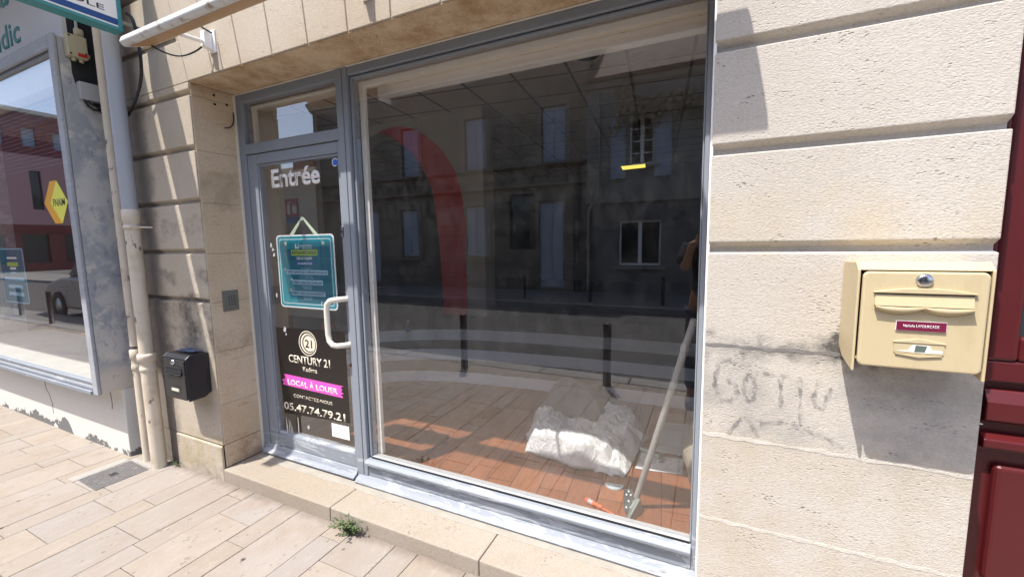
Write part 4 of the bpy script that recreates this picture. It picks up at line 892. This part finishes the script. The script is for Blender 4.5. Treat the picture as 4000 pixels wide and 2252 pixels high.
MB().add([(sx1-.0048, -.62, 2.888), (sx1-.0048, -.24, 2.888), (sx1-.0048, -.25, 2.93), (sx1-.0048, -.62, 3.3)], [(0, 1, 2, 3)]).build('emblem', 'signblue', ps)
MB().tube([(-.41, -.12, 2.82), (-.41, .01, 2.82)], .012, 10).tube([(-.41, -.12, 3.3), (-.41, .01, 3.3)], .012, 10).build('bracket', 'galv', ps)

# ------------------------------------------------------------------ neighbouring agency: a shallow bay over a plinth
NX = -.97; NY = -.205; PYN = -.093
nb = thing('neighbour_shop', 'next door shop bay with patchy grey render and flaking white plinth', 'building', (-2.5, 0, 0))
WZ0, WZ1, WX0, WX1 = .56, 2.77, -4.4, -1.035
mb = MB(); grid_wall(mb, -6.5, NX, .505, 2.83, NY, -.002, [(WX0, WX1, WZ0, WZ1)]); mb.build('bay', 'render', nb, bevel=.006)
grid_wall(MB(), -6.5, NX, -.05, 7.0, 0, .42, [(WX0, WX1, WZ0, WZ1)]).build('wall', 'render', nb)
MB().box(-6.5, NX-.001, PYN, -.001, -.05, .5045).build('plinth', 'plinth', nb, bevel=.006)
MB().box(-1.10, NX-.004, -.146, -.0015, 2.831, 4.0).build('dark_recess_fill', 'dark', nb)  # solid black box stands in for the dark recess beside the fascia
MB().prism([(-.148, 2.829), (-.150, 2.62), (-.142, 2.565), (-.10, 2.50), (-.04, 2.42), (-.002, 2.36), (-.002, 2.829)], 'x', NX, NX+.0012).build('dark_recess_fill', 'dark', nb)  # black patch carries the recess darkness onto the return wall
MB().box(-6.4, NX-.002, -.17, -.148, 2.832, 3.9).build('fascia', plain('fascia_pale', (.55, .545, .55), .5, .04, 2), nb)
M['sanded'] = frame_paint('sanded_grey_frame', (.28, .295, .33), (.38, .395, .42), 5, .5)
mb = MB().box(WX1-.002, NX+.004, NY-.022, NY-.0015, .50, 2.838).box(-6.4, WX1-.003, NY-.022, NY-.0015, WZ1-.01, 2.838)
wf = mb.build('window_frame', 'sanded', nb, bevel=.006)
mb = MB().box(-6.4, WX1-.003, NY-.034, NY-.0015, .50, .528).box(-6.4, WX1-.003, NY-.022, NY-.0015, .531, .552).box(WX0, WX1-.03, NY-.006, NY+.03, .562, .580).box(WX1-.03, WX1-.001, NY+.002, NY+.03, WZ0+.002, WZ1-.002).box(WX0, WX1-.031, NY+.002, NY+.03, WZ1-.03, WZ1-.002)
mb.build('window_bead', 'bare', wf, bevel=.004)
MB().box(WX0, WX1-.02, NY+.018, NY+.024, WZ0+.01, WZ1-.01).build('window_pane', 'glass2', wf)
MB().box(WX0+.001, WX1-.001, NY+.04, .55, WZ0-.04, WZ0+.002).build('window_ledge', plain('ledge_white', (.62, .63, .60), .6), nb)
MB().box(WX0, WX1-.001, NY+.035, -.03, 2.575, WZ1-.001).build('blind_box', plain('cream_box', (.60, .57, .48), .7), nb)
bl = MB()
for k in range(16): bl.prism([(-.10, 2.56-k*.03), (-.075, 2.572-k*.03), (-.074, 2.57-k*.03), (-.099, 2.558-k*.03)], 'x', WX0+.02, WX1-.07)
bl.build('blind', plain('sky_tinted_blind', (.10, .22, .45), .5), nb)  # slat colour takes in the blue of the reflected sky
text('fascia_text', 'ndic', .47, .155, (-2.06, -.1705, 2.93), 'signteal', nb, bold=.018, thick=.002)
text('fascia_text', 'ca', .30, .13, (-2.0, -.1705, 3.20), 'signteal', nb, bold=.018, thick=.002)
mb = MB()
for P in ([(-2.331, .46), (-2.30, .38), (-2.29, .33), (-2.24, .28), (-2.206, .208), (-2.21, .12)], [(-1.16, .47), (-1.15, .38), (-1.158, .33)]):
    for a_, b_ in zip(P, P[1:]): mb.hexa([(a_[0]-.004, PYN-.0012, a_[1]), (a_[0]+.004, PYN-.0012, a_[1]), (a_[0]+.004, PYN+.001, a_[1]), (a_[0]-.004, PYN+.001, a_[1])], [(b_[0]-.003, PYN-.0012, b_[1]), (b_[0]+.003, PYN-.0012, b_[1]), (b_[0]+.003, PYN+.001, b_[1]), (b_[0]-.003, PYN+.001, b_[1])])
mb.build('crack', 'dark', nb); flat('bare_patch', [(-2.10, -.003), (-2.09, .06), (-2.05, .11), (-2.00, .125), (-1.94, .10), (-1.90, .05), (-1.875, -.003)], PYN-.0012, plain('bare_cement', (.16, .16, .165), .9), nb)
fn = thing('diamond_sticker', 'yellow diamond sticker with an orange edge on the neighbour window', 'sticker', (-1.35, -.19, 1.82)); fy2 = NY+.0165
flat('side', [(-1.390, 1.968), (-1.283, 1.967), (-1.417, 1.820), (-1.267, 1.676), (-1.382, 1.678), (-1.518, 1.821)], fy2, 'orange', fn); flat('face', [(-1.283, 1.967), (-1.149, 1.818), (-1.267, 1.676), (-1.417, 1.820)], fy2-.0006, 'fnyellow', fn)
text('sticker_text', 'FNAIM', .18, .05, (-1.372, fy2-.0012, 1.795), 'navytxt', fn, bold=.004, thick=.0003)
ns = thing('hanging_notice', 'teal hanging notice cut by the left edge behind the neighbour window', 'sign', (-2.33, -.17, 1.07)); nyy = NY+.029
flat('board', rrect(-2.56, -2.075, 1.07, 1.512, .028), nyy, 'cyanbar', ns, .003); flat('face', rrect(-2.55, -2.085, 1.08, 1.502, .02), nyy-.0008, 'teal_dark', ns)
for z_, w_, m_, h_ in ((1.435, .2, 'white', .015), (1.385, .22, 'lime', .032), (1.352, .12, 'white', .018), (1.318, .12, 'cyanbar', .012), (1.265, .40, 'cyanbar', .028), (1.205, .28, 'cyanbar', .028), (1.145, .30, 'cyanbar', .028)): flat('band', [(-2.30-w_/2, z_-h_/2), (-2.30+w_/2, z_-h_/2), (-2.30+w_/2, z_+h_/2), (-2.30-w_/2, z_+h_/2)], nyy-.0014, m_, ns, .0003)
aw = thing('unseen_awning', 'unseen cream canvas awning over the neighbouring shop, shaped by its shadow on the pier', 'awning', (-3, -.8, 3.9))  # out of view, added to cast the shadow band on the pier
MB().hexa([(-6.3, -1.41, 3.90), (-.76, -1.41, 3.90), (-.76, -.09, 3.93), (-6.3, -.09, 3.93)], [(-6.3, -1.41, 3.905), (-.76, -1.41, 3.905), (-.76, -.09, 3.935), (-6.3, -.09, 3.935)]).build('canvas', 'cream_awning', aw); MB().tube([(-6.3, -1.41, 3.90), (-.76, -1.41, 3.90)], .025, 10).build('front_bar', 'white', aw)

# ------------------------------------------------------------------ maroon shopfront on the right
mr = thing('maroon_shopfront', 'glossy maroon panelled shopfront at the right edge', 'shopfront', (4.2, .2, 0))
mb = MB().box(3.44, 3.475, .19, .30, .0, 3.1).box(3.475, 5.0, .225, .30, 0, .30); mb.box(3.475, 3.53, .20, .30, .30, 3.1).box(3.53, 5.0, .215, .30, .845, .885).box(3.53, 5.0, .21, .30, 1.06, 1.125).box(3.53, 5.0, .205, .30, 2.9, 3.1)
mb.build('frame', 'maroon', mr, bevel=.006)
MB().prism([(.225, .93), (.195, .945), (.195, 1.0), (.215, 1.035), (.225, 1.035)], 'x', 3.54, 5.0).build('moulding', 'maroon', mr, bevel=.004); MB().prism([(.225, .70+.15), (.19, .86), (.19, .885), (.225, .90)], 'x', 3.54, 5.0).build('moulding', 'maroon', mr, bevel=.004)
mb = MB().box(3.53, 5.0, .235, .30, .30, .845).box(3.53, 5.0, .235, .30, .885, 1.06); mb.build('backing', 'maroon', mr)
mb = MB().box(3.58, 4.9, .21, .24, .42, .80); mb.build('panel', 'maroon', mr, bevel=.018, seg=3)
MB().box(3.60, 4.9, .222, .236, 1.20, 2.8).build('window_pane', 'pane', mr); MB().box(3.53, 3.60, .205, .30, 1.125, 2.9).box(3.60, 5.0, .207, .30, 1.125, 1.20).box(3.60, 5.0, .207, .30, 2.8, 2.9).build('window_frame', 'maroon', mr, bevel=.01)
wr = thing('frayed_wire', 'tuft of frayed white wire ends poking from the maroon frame', 'wire', (3.475, .12, 1.3)); mb = MB(); random.seed(4)
for k in range(5): mb.tube([(3.46, .185, 1.30), (3.47+random.uniform(-.0, .02), .16, 1.30+random.uniform(-.02, .02)), (3.475+random.uniform(-.005, .022), .15+random.uniform(-.01, .01), 1.30+random.uniform(-.022, .022))], .0009, 5)
mb.tube([(3.445, .1, .955), (3.48, .12, .958), (3.515, .15, .945)], .0016, 6); mb.build('strand', 'white', wr)

# ------------------------------------------------------------------ opposite side of the street
def bollard(x, y, label, group):
    b = thing('bollard', label, 'bollard', (x, y, 0), group); MB().lathe((x, y, 0), [(.045, 0), (.042, .0), (.042, .645), (.036, .655), (0, .658)], 18).build('post', 'bollard', b); MB().lathe((x, y, 0), [(.0425, .60), (.0428, .602), (.0428, .618), (.0425, .62)], 18).build('band', 'darkgrey', b); return b
bollard(.14, -2.13, 'dark bollard reflected left of centre in the big window', 'bollards along the near kerb'); bollard(1.85, -2.16, 'dark bollard reflected right of centre above the dust sheet', 'bollards along the near kerb')
for x, y, l in ((-9.31, -2.45, 'brown bollard reflected nearest in the neighbour window'), (-11.6, -2.66, 'brown bollard reflected behind the teal notice in the neighbour window')): bollard(x, y, l, 'bollards along the near kerb')
for x, l in ((-1.6, 'farthest left dim bollard reflected before the opposite house door'), (.16, 'dim bollard reflected before the downpipe of the opposite houses'), (1.85, 'dim bollard reflected before the low window of the rendered house')): bollard(x, -7.95, l, 'bollards along the far kerb')
ox = lambda x: 2.77+(x-2.77)*1.0433
oz = lambda z: 1.5+(z-1.5)*1.0433
OY = -10.0
sh = thing('opposite_stone_house', 'reflected stone house with pale shutters and two string courses', 'building', (-5, OY, 0))
uw = [(ox(a), ox(b), oz(3.74), oz(5.27)) for a, b in ((-6.72, -6.03), (-4.24, -3.5), (-1.68, -.96), (-9.2, -8.5))]
gw = [(ox(-6.87), ox(-6.16), oz(1.07), oz(2.63)), (ox(-4.3), ox(-3.53), oz(1.07), oz(2.63)), (ox(-2.76), ox(-1.9), oz(1.28), oz(2.91)), (ox(-1.79), ox(-1.01), 0.1, oz(2.64)), (ox(-8.6), ox(-7.9), 0.1, oz(2.64))]
SX0, SX1 = -11.45, ox(-.36)
grid_wall(MB(), SX0, SX1, -.05, oz(6.45), OY-.4, OY, uw+gw).build('wall', 'ashlar', sh)
MB().prism([(OY, oz(6.40)), (OY+.08, oz(6.45)), (OY+.10, oz(6.52)), (OY+.20, oz(6.60)), (OY+.22, oz(6.68)), (OY-.4, oz(6.68)), (OY-.4, oz(6.40))], 'x', SX0-.1, SX1).build('cornice', 'stone_far', sh)
mb = MB()
for z_ in (3.66, 3.10): mb.prism([(OY, oz(z_)-.07), (OY+.09, oz(z_)-.03), (OY+.15, oz(z_)), (OY+.15, oz(z_)+.05), (OY, oz(z_)+.08)], 'x', SX0, SX1)
mb.build('string_course', 'stone_far', sh)
MB().prism([(OY+.15, oz(6.69)), (OY-7, 11.2), (OY-13, oz(6.69))], 'x', SX0-.1, SX1).build('roof', 'tile', sh)
for (a, b, c, d) in uw+gw[:2]:
    mid = (a+b)/2
    for u, v in ((a+.01, mid-.006), (mid+.006, b-.01)):
        mb = MB().box(u, v, OY-.12, OY-.08, c+.02, d-.02)
        for k in range(3): mb.box(u+.03, v-.03, OY-.08, OY-.068, c+.1+k*(d-c)/3, c+.02+(k+1)*(d-c)/3-.08)
        mb.build('shutter', 'shutter', sh)
    mb = MB().box(a-.16, a-.005, OY+.0, OY+.03, c-.1, d+.15).box(b+.005, b+.16, OY+.0, OY+.03, c-.1, d+.15).box(a-.005, b+.005, OY+.0, OY+.03, d+.005, d+.15).box(a-.2, b+.2, OY+.0, OY+.08, c-.14, c-.105); mb.build('window_surround', 'stone_far', sh)
a, b, c, d = gw[2]; w_ = MB().box(a, b, OY-.2, OY-.15, c, d).build('window', 'darkgrey', sh); MB().box(a+.06, b-.06, OY-.15, OY-.14, c+.08, d-.08).build('window_pane', 'pane', w_)
for (a, b, c, d) in gw[3:]:
    mid = (a+b)/2; mb = MB().box(a, mid-.005, OY-.14, OY-.09, c, d).box(mid+.005, b, OY-.14, OY-.09, c, d)
    for u, v in ((a, mid-.005), (mid+.005, b)):
        for z0_, z1_ in ((c+.15, c+.9), (c+1.05, c+1.9), (c+2.05, d-.1)): mb.box(u+.06, v-.06, OY-.09, OY-.075, z0_, z1_)
    mb.build('door', 'shutter', sh)
MB().tube([(SX1-.18, OY+.1, 0), (SX1-.18, OY+.1, oz(2.9)), (SX1-.3, OY+.12, oz(3.05))], .05, 10).tube([(SX1-.34, OY+.08, 0), (SX1-.34, OY+.08, oz(2.5))], .03, 8).build('downpipe', 'darkgrey', sh)
rh = thing('opposite_rendered_house', 'reflected pale rendered house with open blue shutters and hanging vine', 'building', (2, OY, 0))
RX0, RX1 = SX1, 9.0
wn1 = (ox(.78), ox(1.41), oz(3.45), oz(4.69)); wn2 = (ox(.54), ox(1.62), oz(.82), oz(2.02)); wn3 = (5.2, 6.2, oz(3.45), oz(4.69)); dr = (5.2, 6.2, .05, 2.4)
M['far_render'] = plain('grey_beige_render', (.28, .265, .235), .9, .15, 2.5); M['far_render_low'] = plain('dirty_low_render', (.17, .16, .15), .9, .2, 3)
grid_wall(MB(), RX0+.003, RX1, oz(2.52), oz(5.5), OY-.4, OY+.02, [wn1, wn3]).build('wall', 'far_render', rh); grid_wall(MB(), RX0+.003, RX1, -.05, oz(2.52)-.003, OY-.4, OY+.02, [wn2, dr]).build('wall', 'far_render_low', rh)
MB().box(RX0, RX1, OY+.021, OY+.08, oz(2.50), oz(2.58)).build('string_course', 'far_render', rh)
mb = MB().prism([(OY+.02, oz(5.42)), (OY+.12, oz(5.5)), (OY+.16, oz(5.62)), (OY-.4, oz(5.62)), (OY-.4, oz(5.42))], 'x', RX0-.0, RX1); mb.build('cornice', 'far_render', rh)
MB().prism([(OY+.25, oz(5.63)), (OY+.25, oz(5.72)), (OY-7, 11.6), (OY-14, oz(5.63))], 'x', RX0, RX1).build('roof', 'tile', rh)
for (a, b, c, d) in (wn1, wn3, wn2):
    mb = MB(); mid = (a+b)/2
    for u, v in ((a, mid), (mid, b)):
        mb.box(u, u+.05, OY-.16, OY-.1, c, d).box(v-.05, v, OY-.16, OY-.1, c, d).box(u+.05, v-.05, OY-.16, OY-.1, c, c+.06).box(u+.05, v-.05, OY-.16, OY-.1, d-.06, d)
        if d < oz(2.5): continue
        for k in range(1, 4): z_ = c+(d-c)*k/4; mb.box(u+.05, v-.05, OY-.15, OY-.11, z_-.015, z_+.015)
    wq = mb.build('window', 'white', rh); MB().box(a+.05, b-.05, OY-.135, OY-.13, c+.06, d-.06).build('window_pane', 'pane', wq)
    MB().box(a-.15, b+.15, OY+.021, OY+.1, c-.1, c-.03).build('sill', 'far_render', rh)
for u, v, c, d in ((ox(.31), ox(.70), oz(3.12), oz(4.72)), (ox(1.43), ox(1.83), oz(3.12), oz(4.68)), (4.75, 5.15, oz(3.2), oz(4.7)), (6.25, 6.65, oz(3.2), oz(4.7))): MB().box(u, v, OY+.03, OY+.065, c, d).box(u+.05, v-.05, OY+.066, OY+.075, c+.1, (c+d)/2-.05).box(u+.05, v-.05, OY+.066, OY+.075, (c+d)/2+.05, d-.1).build('shutter', 'shutter', rh)
MB().box(dr[0], dr[1], OY-.16, OY-.1, .05, 2.4).build('door', 'shutter', rh)
gp = [(ox(-.02), OY+.1, oz(5.4)), (ox(.0), OY+.1, oz(4)), (ox(-.02), OY+.1, oz(2.75)), (ox(-.16), OY+.1, oz(2.5)), (ox(-.28), OY+.1, oz(2.35)), (ox(-.28), OY+.1, 0)]
MB().tube(gp, .045, 10).build('downpipe', 'far_render', rh)
vn = thing('hanging_vine', 'straggling vine with dry leaves hanging from the opposite eave', 'vine', (ox(1.4), OY+.2, oz(4.8))); random.seed(12); st = MB(); lv = MB()
for k in range(24):
    x_ = random.choice([random.gauss(.72, .08), random.uniform(.8, 2.8), random.uniform(.8, 2.8)]); zt = 5.5 if x_ < .9 else 5.12; L = random.uniform(.25, .62) if x_ > .9 else random.uniform(.4, 1.2); pts = []
    for j in range(7): pts.append(Vector((ox(x_+.12*math.sin(j*.9+k)), OY+.28+.06*math.sin(k+j), oz(zt-L*j/6))))
    st.tube(pts, .006, 5)
    for p in pts[1:]:
        for _ in range(3):
            q = p+Vector((random.gauss(0, .10), random.gauss(0, .05), random.gauss(0, .07))); l_ = random.uniform(.12, .24); b_ = random.uniform(0, 6.28); dv = Vector((math.cos(b_)*.6, math.sin(b_)*.5, -.8)).normalized()*l_; sd_ = Vector((-dv.z, .3*dv.x, dv.x)).normalized()*l_*.35
            lv.add([q, q+dv*.5+sd_, q+dv, q+dv*.5-sd_], [(0, 1, 2, 3)])
st.build('stem', 'dryleaf', vn); lv.build('leaves', 'dryleaf', vn, recalc=False)
lh = thing('opposite_low_house', 'reflected low house with a tiled roof beside the stone house', 'building', (-18, OY, 0))
grid_wall(MB(), -26, SX0-.11, -.05, 4.2, OY-.4, OY, [(-13.5, -12.5, .05, 2.4), (-16.5, -15.3, 1, 2.4), (-20.5, -19.3, 1, 2.4)]).build('wall', 'far_render', lh)
mb = MB(); mb.prism([(OY+.3, 4.2), (OY+.3, 4.27), (OY-4, 5.6), (OY-8, 4.2)], 'x', -26.2, SX0-.11); x = -26
while x < SX0-.2: mb.tube([(x, OY+.34, 4.27), (x, OY-3.9, 5.62)], .07, 8); x += .2
mb.build('roof', 'tile', lh); MB().box(-13.5, -12.5, OY-.2, OY-.12, .05, 2.4).build('door', 'darkgrey', lh)
for x_ in (-16.5, -20.5): MB().box(x_, x_+1.2, OY-.2, OY-.15, 1, 2.4).build('window', 'pane', lh)
MB().box(-15.2, -14.5, OY-2.6, OY-1.9, 4.8, 6.1).build('chimney', 'brick_red', lh)
# red brick block further along the street
rb = thing('red_corner_building', 'reflected red building with slit windows and a ground floor shop sign', 'building', (-44, -10, 0))
BX = -42.0
M['brick_far'] = plain('red_brick_wall', (.22, .055, .05), .75, .15, 6)
slits = [(-17.2+k*2.3, -16.6+k*2.3, 4.4, 7.2) for k in range(8)]; ups = [(-17.4+k*1.6, -16.7+k*1.6, 8.9, 10.2) for k in range(11)]
def xwall(mb, y0, y1, z0, z1, xa, xb, holes):
    t_ = MB(); grid_wall(t_, y0, y1, z0, z1, xa, xb, holes)
    mb.add([(v[1], v[0], v[2]) for v in t_.v], t_.f); return mb
xwall(MB(), -18, .8, 3.3, 8.3, BX-.4, BX, slits).build('wall', 'pink_render', rb); xwall(MB(), -18, .8, 8.3, 11.2, BX-.4, BX-.02, ups).build('attic', 'brick_far', rb)
xwall(MB(), -18, .8, -.1, 3.3, BX-.4, BX+.01, [(-17+k*2.2, -15.6+k*2.2, .5, 2.6) for k in range(8)]).build('ground_floor', 'brick_far', rb)
MB().box(BX-9, BX+.3, -18.3, 1.1, 11.2, 11.45).build('roof', 'cream_awning', rb)
mb = MB()
for h in slits: mb.box(BX-.3, BX-.25, h[0], h[1], h[2], h[3])
for k in range(8): mb.box(BX-.3, BX-.25, -17+k*2.2, -15.6+k*2.2, .5, 2.6)
mb.build('window_pane', 'pane', rb); mb = MB()
for h in ups: mb.box(BX-.3, BX-.25, h[0], h[1], h[2], h[3])
mb.build('window', 'shutter', rb)
MB().box(BX+.012, BX+.08, -17, 0, 2.75, 3.25).build('shop_sign', 'brick_red', rb)
# parked car reflected in the neighbour window
cr = thing('parked_car', 'white parked car reflected in the neighbour window beside the bollard', 'car', (-9.6, -3.9, -.12))
M['car_paint'] = plain('beige_car_paint', (.26, .24, .215), .3, .05, 4)
cz = -.12; cx0 = -11.67
pts = [(0, .35), (.05, .62), (.18, .78), (.95, .98), (1.55, 1.48), (2.2, 1.58), (3.4, 1.55), (3.95, 1.10), (4.15, 1.0), (4.25, .6), (4.22, .32), (3.85, .22), (.3, .22)]
def carpart(P, y0, y1, name, mat, bevel=.05): return MB().prism([(cx0+p[0], cz+p[1]) for p in P], 'y', y0, y1).build(name, mat, cr, bevel=bevel, seg=3)
mb = MB(); low = [p for p in pts if p[1] < 1.05]
carpart([(0, .38), (.04, .62), (.16, .80), (.95, .98), (3.95, 1.02), (4.17, .96), (4.25, .6), (4.22, .32), (3.85, .25), (.3, .25)], -4.780, -3.080, 'body', 'car_paint', .07)
carpart([(.95, .97), (1.55, 1.46), (2.2, 1.56), (3.4, 1.53), (3.95, 1.0)], -4.660, -3.200, 'roof', 'car_paint', .08)
carpart([(1.12, 1.02), (1.60, 1.40), (2.15, 1.47), (3.3, 1.44), (3.72, 1.04)], -3.210, -3.188, 'side_window', 'pane', .01)
carpart([(1.12, 1.02), (1.60, 1.40), (2.15, 1.47), (3.3, 1.44), (3.72, 1.04)], -4.672, -4.650, 'side_window', 'pane', .01)
MB().hexa([(cx0+.96, -4.560, cz+1.0), (cx0+.96, -3.300, cz+1.0), (cx0+1.02, -3.300, cz+1.0), (cx0+1.02, -4.560, cz+1.0)], [(cx0+1.50, -4.460, cz+1.46), (cx0+1.50, -3.400, cz+1.46), (cx0+1.56, -3.400, cz+1.46), (cx0+1.56, -4.460, cz+1.46)]).build('windscreen', 'pane', cr)
for wx in (.80, 3.40):
    for y0, y1 in ((-3.100, -3.045), (-4.810, -4.760)):
        wh = MB().lathe((cx0+wx, (y0+y1)/2, cz+.32), [(.19, -.03), (.30, -.035), (.32, -.02), (.32, .02), (.30, .035), (.19, .03)], 28, 'y').build('wheel', 'rubber', cr); MB().lathe((cx0+wx, (y0+y1)/2, cz+.32), [(0, -.015), (.05, -.02), (.06, -.01), (.18, -.02), (.195, 0), (.18, .02), (.06, .01), (.05, .02), (0, .015)], 20, 'y').build('rim', 'steel', wh)
for y0, y1 in ((-3.510, -3.130), (-4.730, -4.350)): MB().hexa([(cx0+.03, y0, cz+.60), (cx0+.03, y1, cz+.60), (cx0+.25, y1, cz+.62), (cx0+.25, y0, cz+.62)], [(cx0+.11, y0, cz+.74), (cx0+.11, y1, cz+.74), (cx0+.3, y1, cz+.80), (cx0+.3, y0, cz+.80)]).build('headlight', 'chrome', cr, bevel=.02)
MB().box(cx0-.015, cx0+.2, -4.660, -3.210, cz+.25, cz+.40).build('bumper', 'darkgrey', cr, bevel=.03)

# ------------------------------------------------------------------ the photographer, seen only as a sliver in the glass
pe = thing('person', 'photographer in a dark top holding up a phone, reflected at the window edge', 'person', (2.77, -2.0, 0))
def skin_mesh(name, verts, edges, radii, mat, parent, sub=2):
    me = bpy.data.meshes.new(name); off = base_of(parent); me.from_pydata([Vector(v)-off for v in verts], edges, []); o = bpy.data.objects.new(name, me); COL.objects.link(o); o.parent = parent
    me.materials.append(M[mat]); m_ = o.modifiers.new('skin', 'SKIN'); m_.use_smooth_shade = True
    if not me.skin_vertices: me.attributes.new('x', 'FLOAT', 'POINT')
    sv = me.skin_vertices[0].data if me.skin_vertices else None
    if sv is None:
        bm = bmesh.new(); bm.from_mesh(me); bm.verts.layers.skin.verify(); bm.to_mesh(me); bm.free(); sv = me.skin_vertices[0].data
    for i, r_ in enumerate(radii): sv[i].radius = (r_, r_) if not isinstance(r_, tuple) else r_
    sv[0].use_root = True
    s2 = o.modifiers.new('sub', 'SUBSURF'); s2.levels = sub; s2.render_levels = sub
    return o
PX, PY = 2.77, -1.98
bv = [(PX, PY, .95), (PX, PY, 1.12), (PX, PY, 1.32), (PX, PY+.01, 1.45), (PX, PY+.02, 1.53), (PX, PY+.05, 1.60), (PX, PY+.05, 1.70),
      (PX-.17, PY, 1.41), (PX-.185, PY+.12, 1.24), (PX-.135, PY+.33, 1.43), (PX-.105, PY+.375, 1.475),
      (PX+.17, PY, 1.41), (PX+.24, PY+.12, 1.22), (PX+.135, PY+.33, 1.43), (PX+.105, PY+.375, 1.475),
      (PX-.09, PY, .88), (PX-.10, PY+.02, .50), (PX-.11, PY-.02, .09), (PX-.12, PY+.11, .04), (PX+.09, PY, .88), (PX+.10, PY+.02, .50), (PX+.11, PY-.02, .09), (PX+.12, PY+.11, .04)]
be = [(0, 1), (1, 2), (2, 3), (3, 4), (4, 5), (5, 6), (3, 7), (7, 8), (8, 9), (9, 10), (3, 11), (11, 12), (12, 13), (13, 14), (0, 15), (15, 16), (16, 17), (17, 18), (0, 19), (19, 20), (20, 21), (21, 22)]
brd = [.13, .12, .13, .10, .055, .085, .085, .06, .045, .032, .03, .06, .045, .032, .03, .085, .06, .04, .035, .085, .06, .04, .035]
skin_mesh('body', bv, be, brd, 'skin', pe)
tv = [(PX, PY, .93), (PX, PY, 1.12), (PX, PY, 1.32), (PX, PY+.01, 1.44), (PX-.17, PY, 1.41), (PX-.215, PY+.09, 1.27), (PX+.17, PY, 1.41), (PX+.22, PY+.09, 1.27)]
skin_mesh('top', tv, [(0, 1), (1, 2), (2, 3), (3, 4), (4, 5), (3, 6), (6, 7)], [.155, .14, .15, .115, .08, .065, .08, .065], 'cloth_dark', pe)
skin_mesh('trousers', [(PX, PY, .95), (PX-.09, PY, .85), (PX-.10, PY+.02, .50), (PX-.11, PY-.02, .12), (PX+.09, PY, .85), (PX+.10, PY+.02, .50), (PX+.11, PY-.02, .12)], [(0, 1), (1, 2), (2, 3), (0, 4), (4, 5), (5, 6)], [.145, .10, .075, .065, .10, .075, .065], 'denim', pe)
skin_mesh('hair', [(PX, PY-.02, 1.60), (PX, PY-.015, 1.70), (PX, PY+.03, 1.765)], [(0, 1), (1, 2)], [.075, .095, .075], 'hair', pe)
for s_ in (-1, 1):
    skin_mesh('shoe', [(PX+s_*.11, PY-.05, .05), (PX+s_*.115, PY+.06, .045), (PX+s_*.125, PY+.17, .035)], [(0, 1), (1, 2)], [.048, .046, .035], 'darkgrey', pe)
    for k in range(5):
        bx_ = PX+s_*.10; z_ = 1.452+k*.018; ln = (.05, .062, .068, .062, .05)[k]
        skin_mesh('finger' if k else 'thumb', [(bx_, PY+.38, z_), (bx_-s_*.01, PY+.38+ln*.6, z_+.004), (bx_-s_*.032, PY+.38+ln*.9, z_+.006)], [(0, 1), (1, 2)], [.010, .009, .008], 'skin', pe, 1)
skin_mesh('nose', [(PX, PY+.125, 1.655), (PX, PY+.148, 1.635)], [(0, 1)], [.014, .016], 'skin', pe, 1)
mb = MB()
for s_ in (-1, 1): mb.lathe((PX+s_*.033, PY+.128, 1.672), [(0, .008), (.008, .004), (.01, 0)], 10, 'y')
mb.build('eyes', 'darkgrey', pe)
ph = thing('phone', 'dark phone held up sideways by the photographer', 'phone', (PX, PY+.43, 1.5)); MB().prism(rrect(PX-.08, PX+.08, 1.462, 1.538, .01), 'y', PY+.425, PY+.434).build('case', 'rubber', ph, bevel=.002)
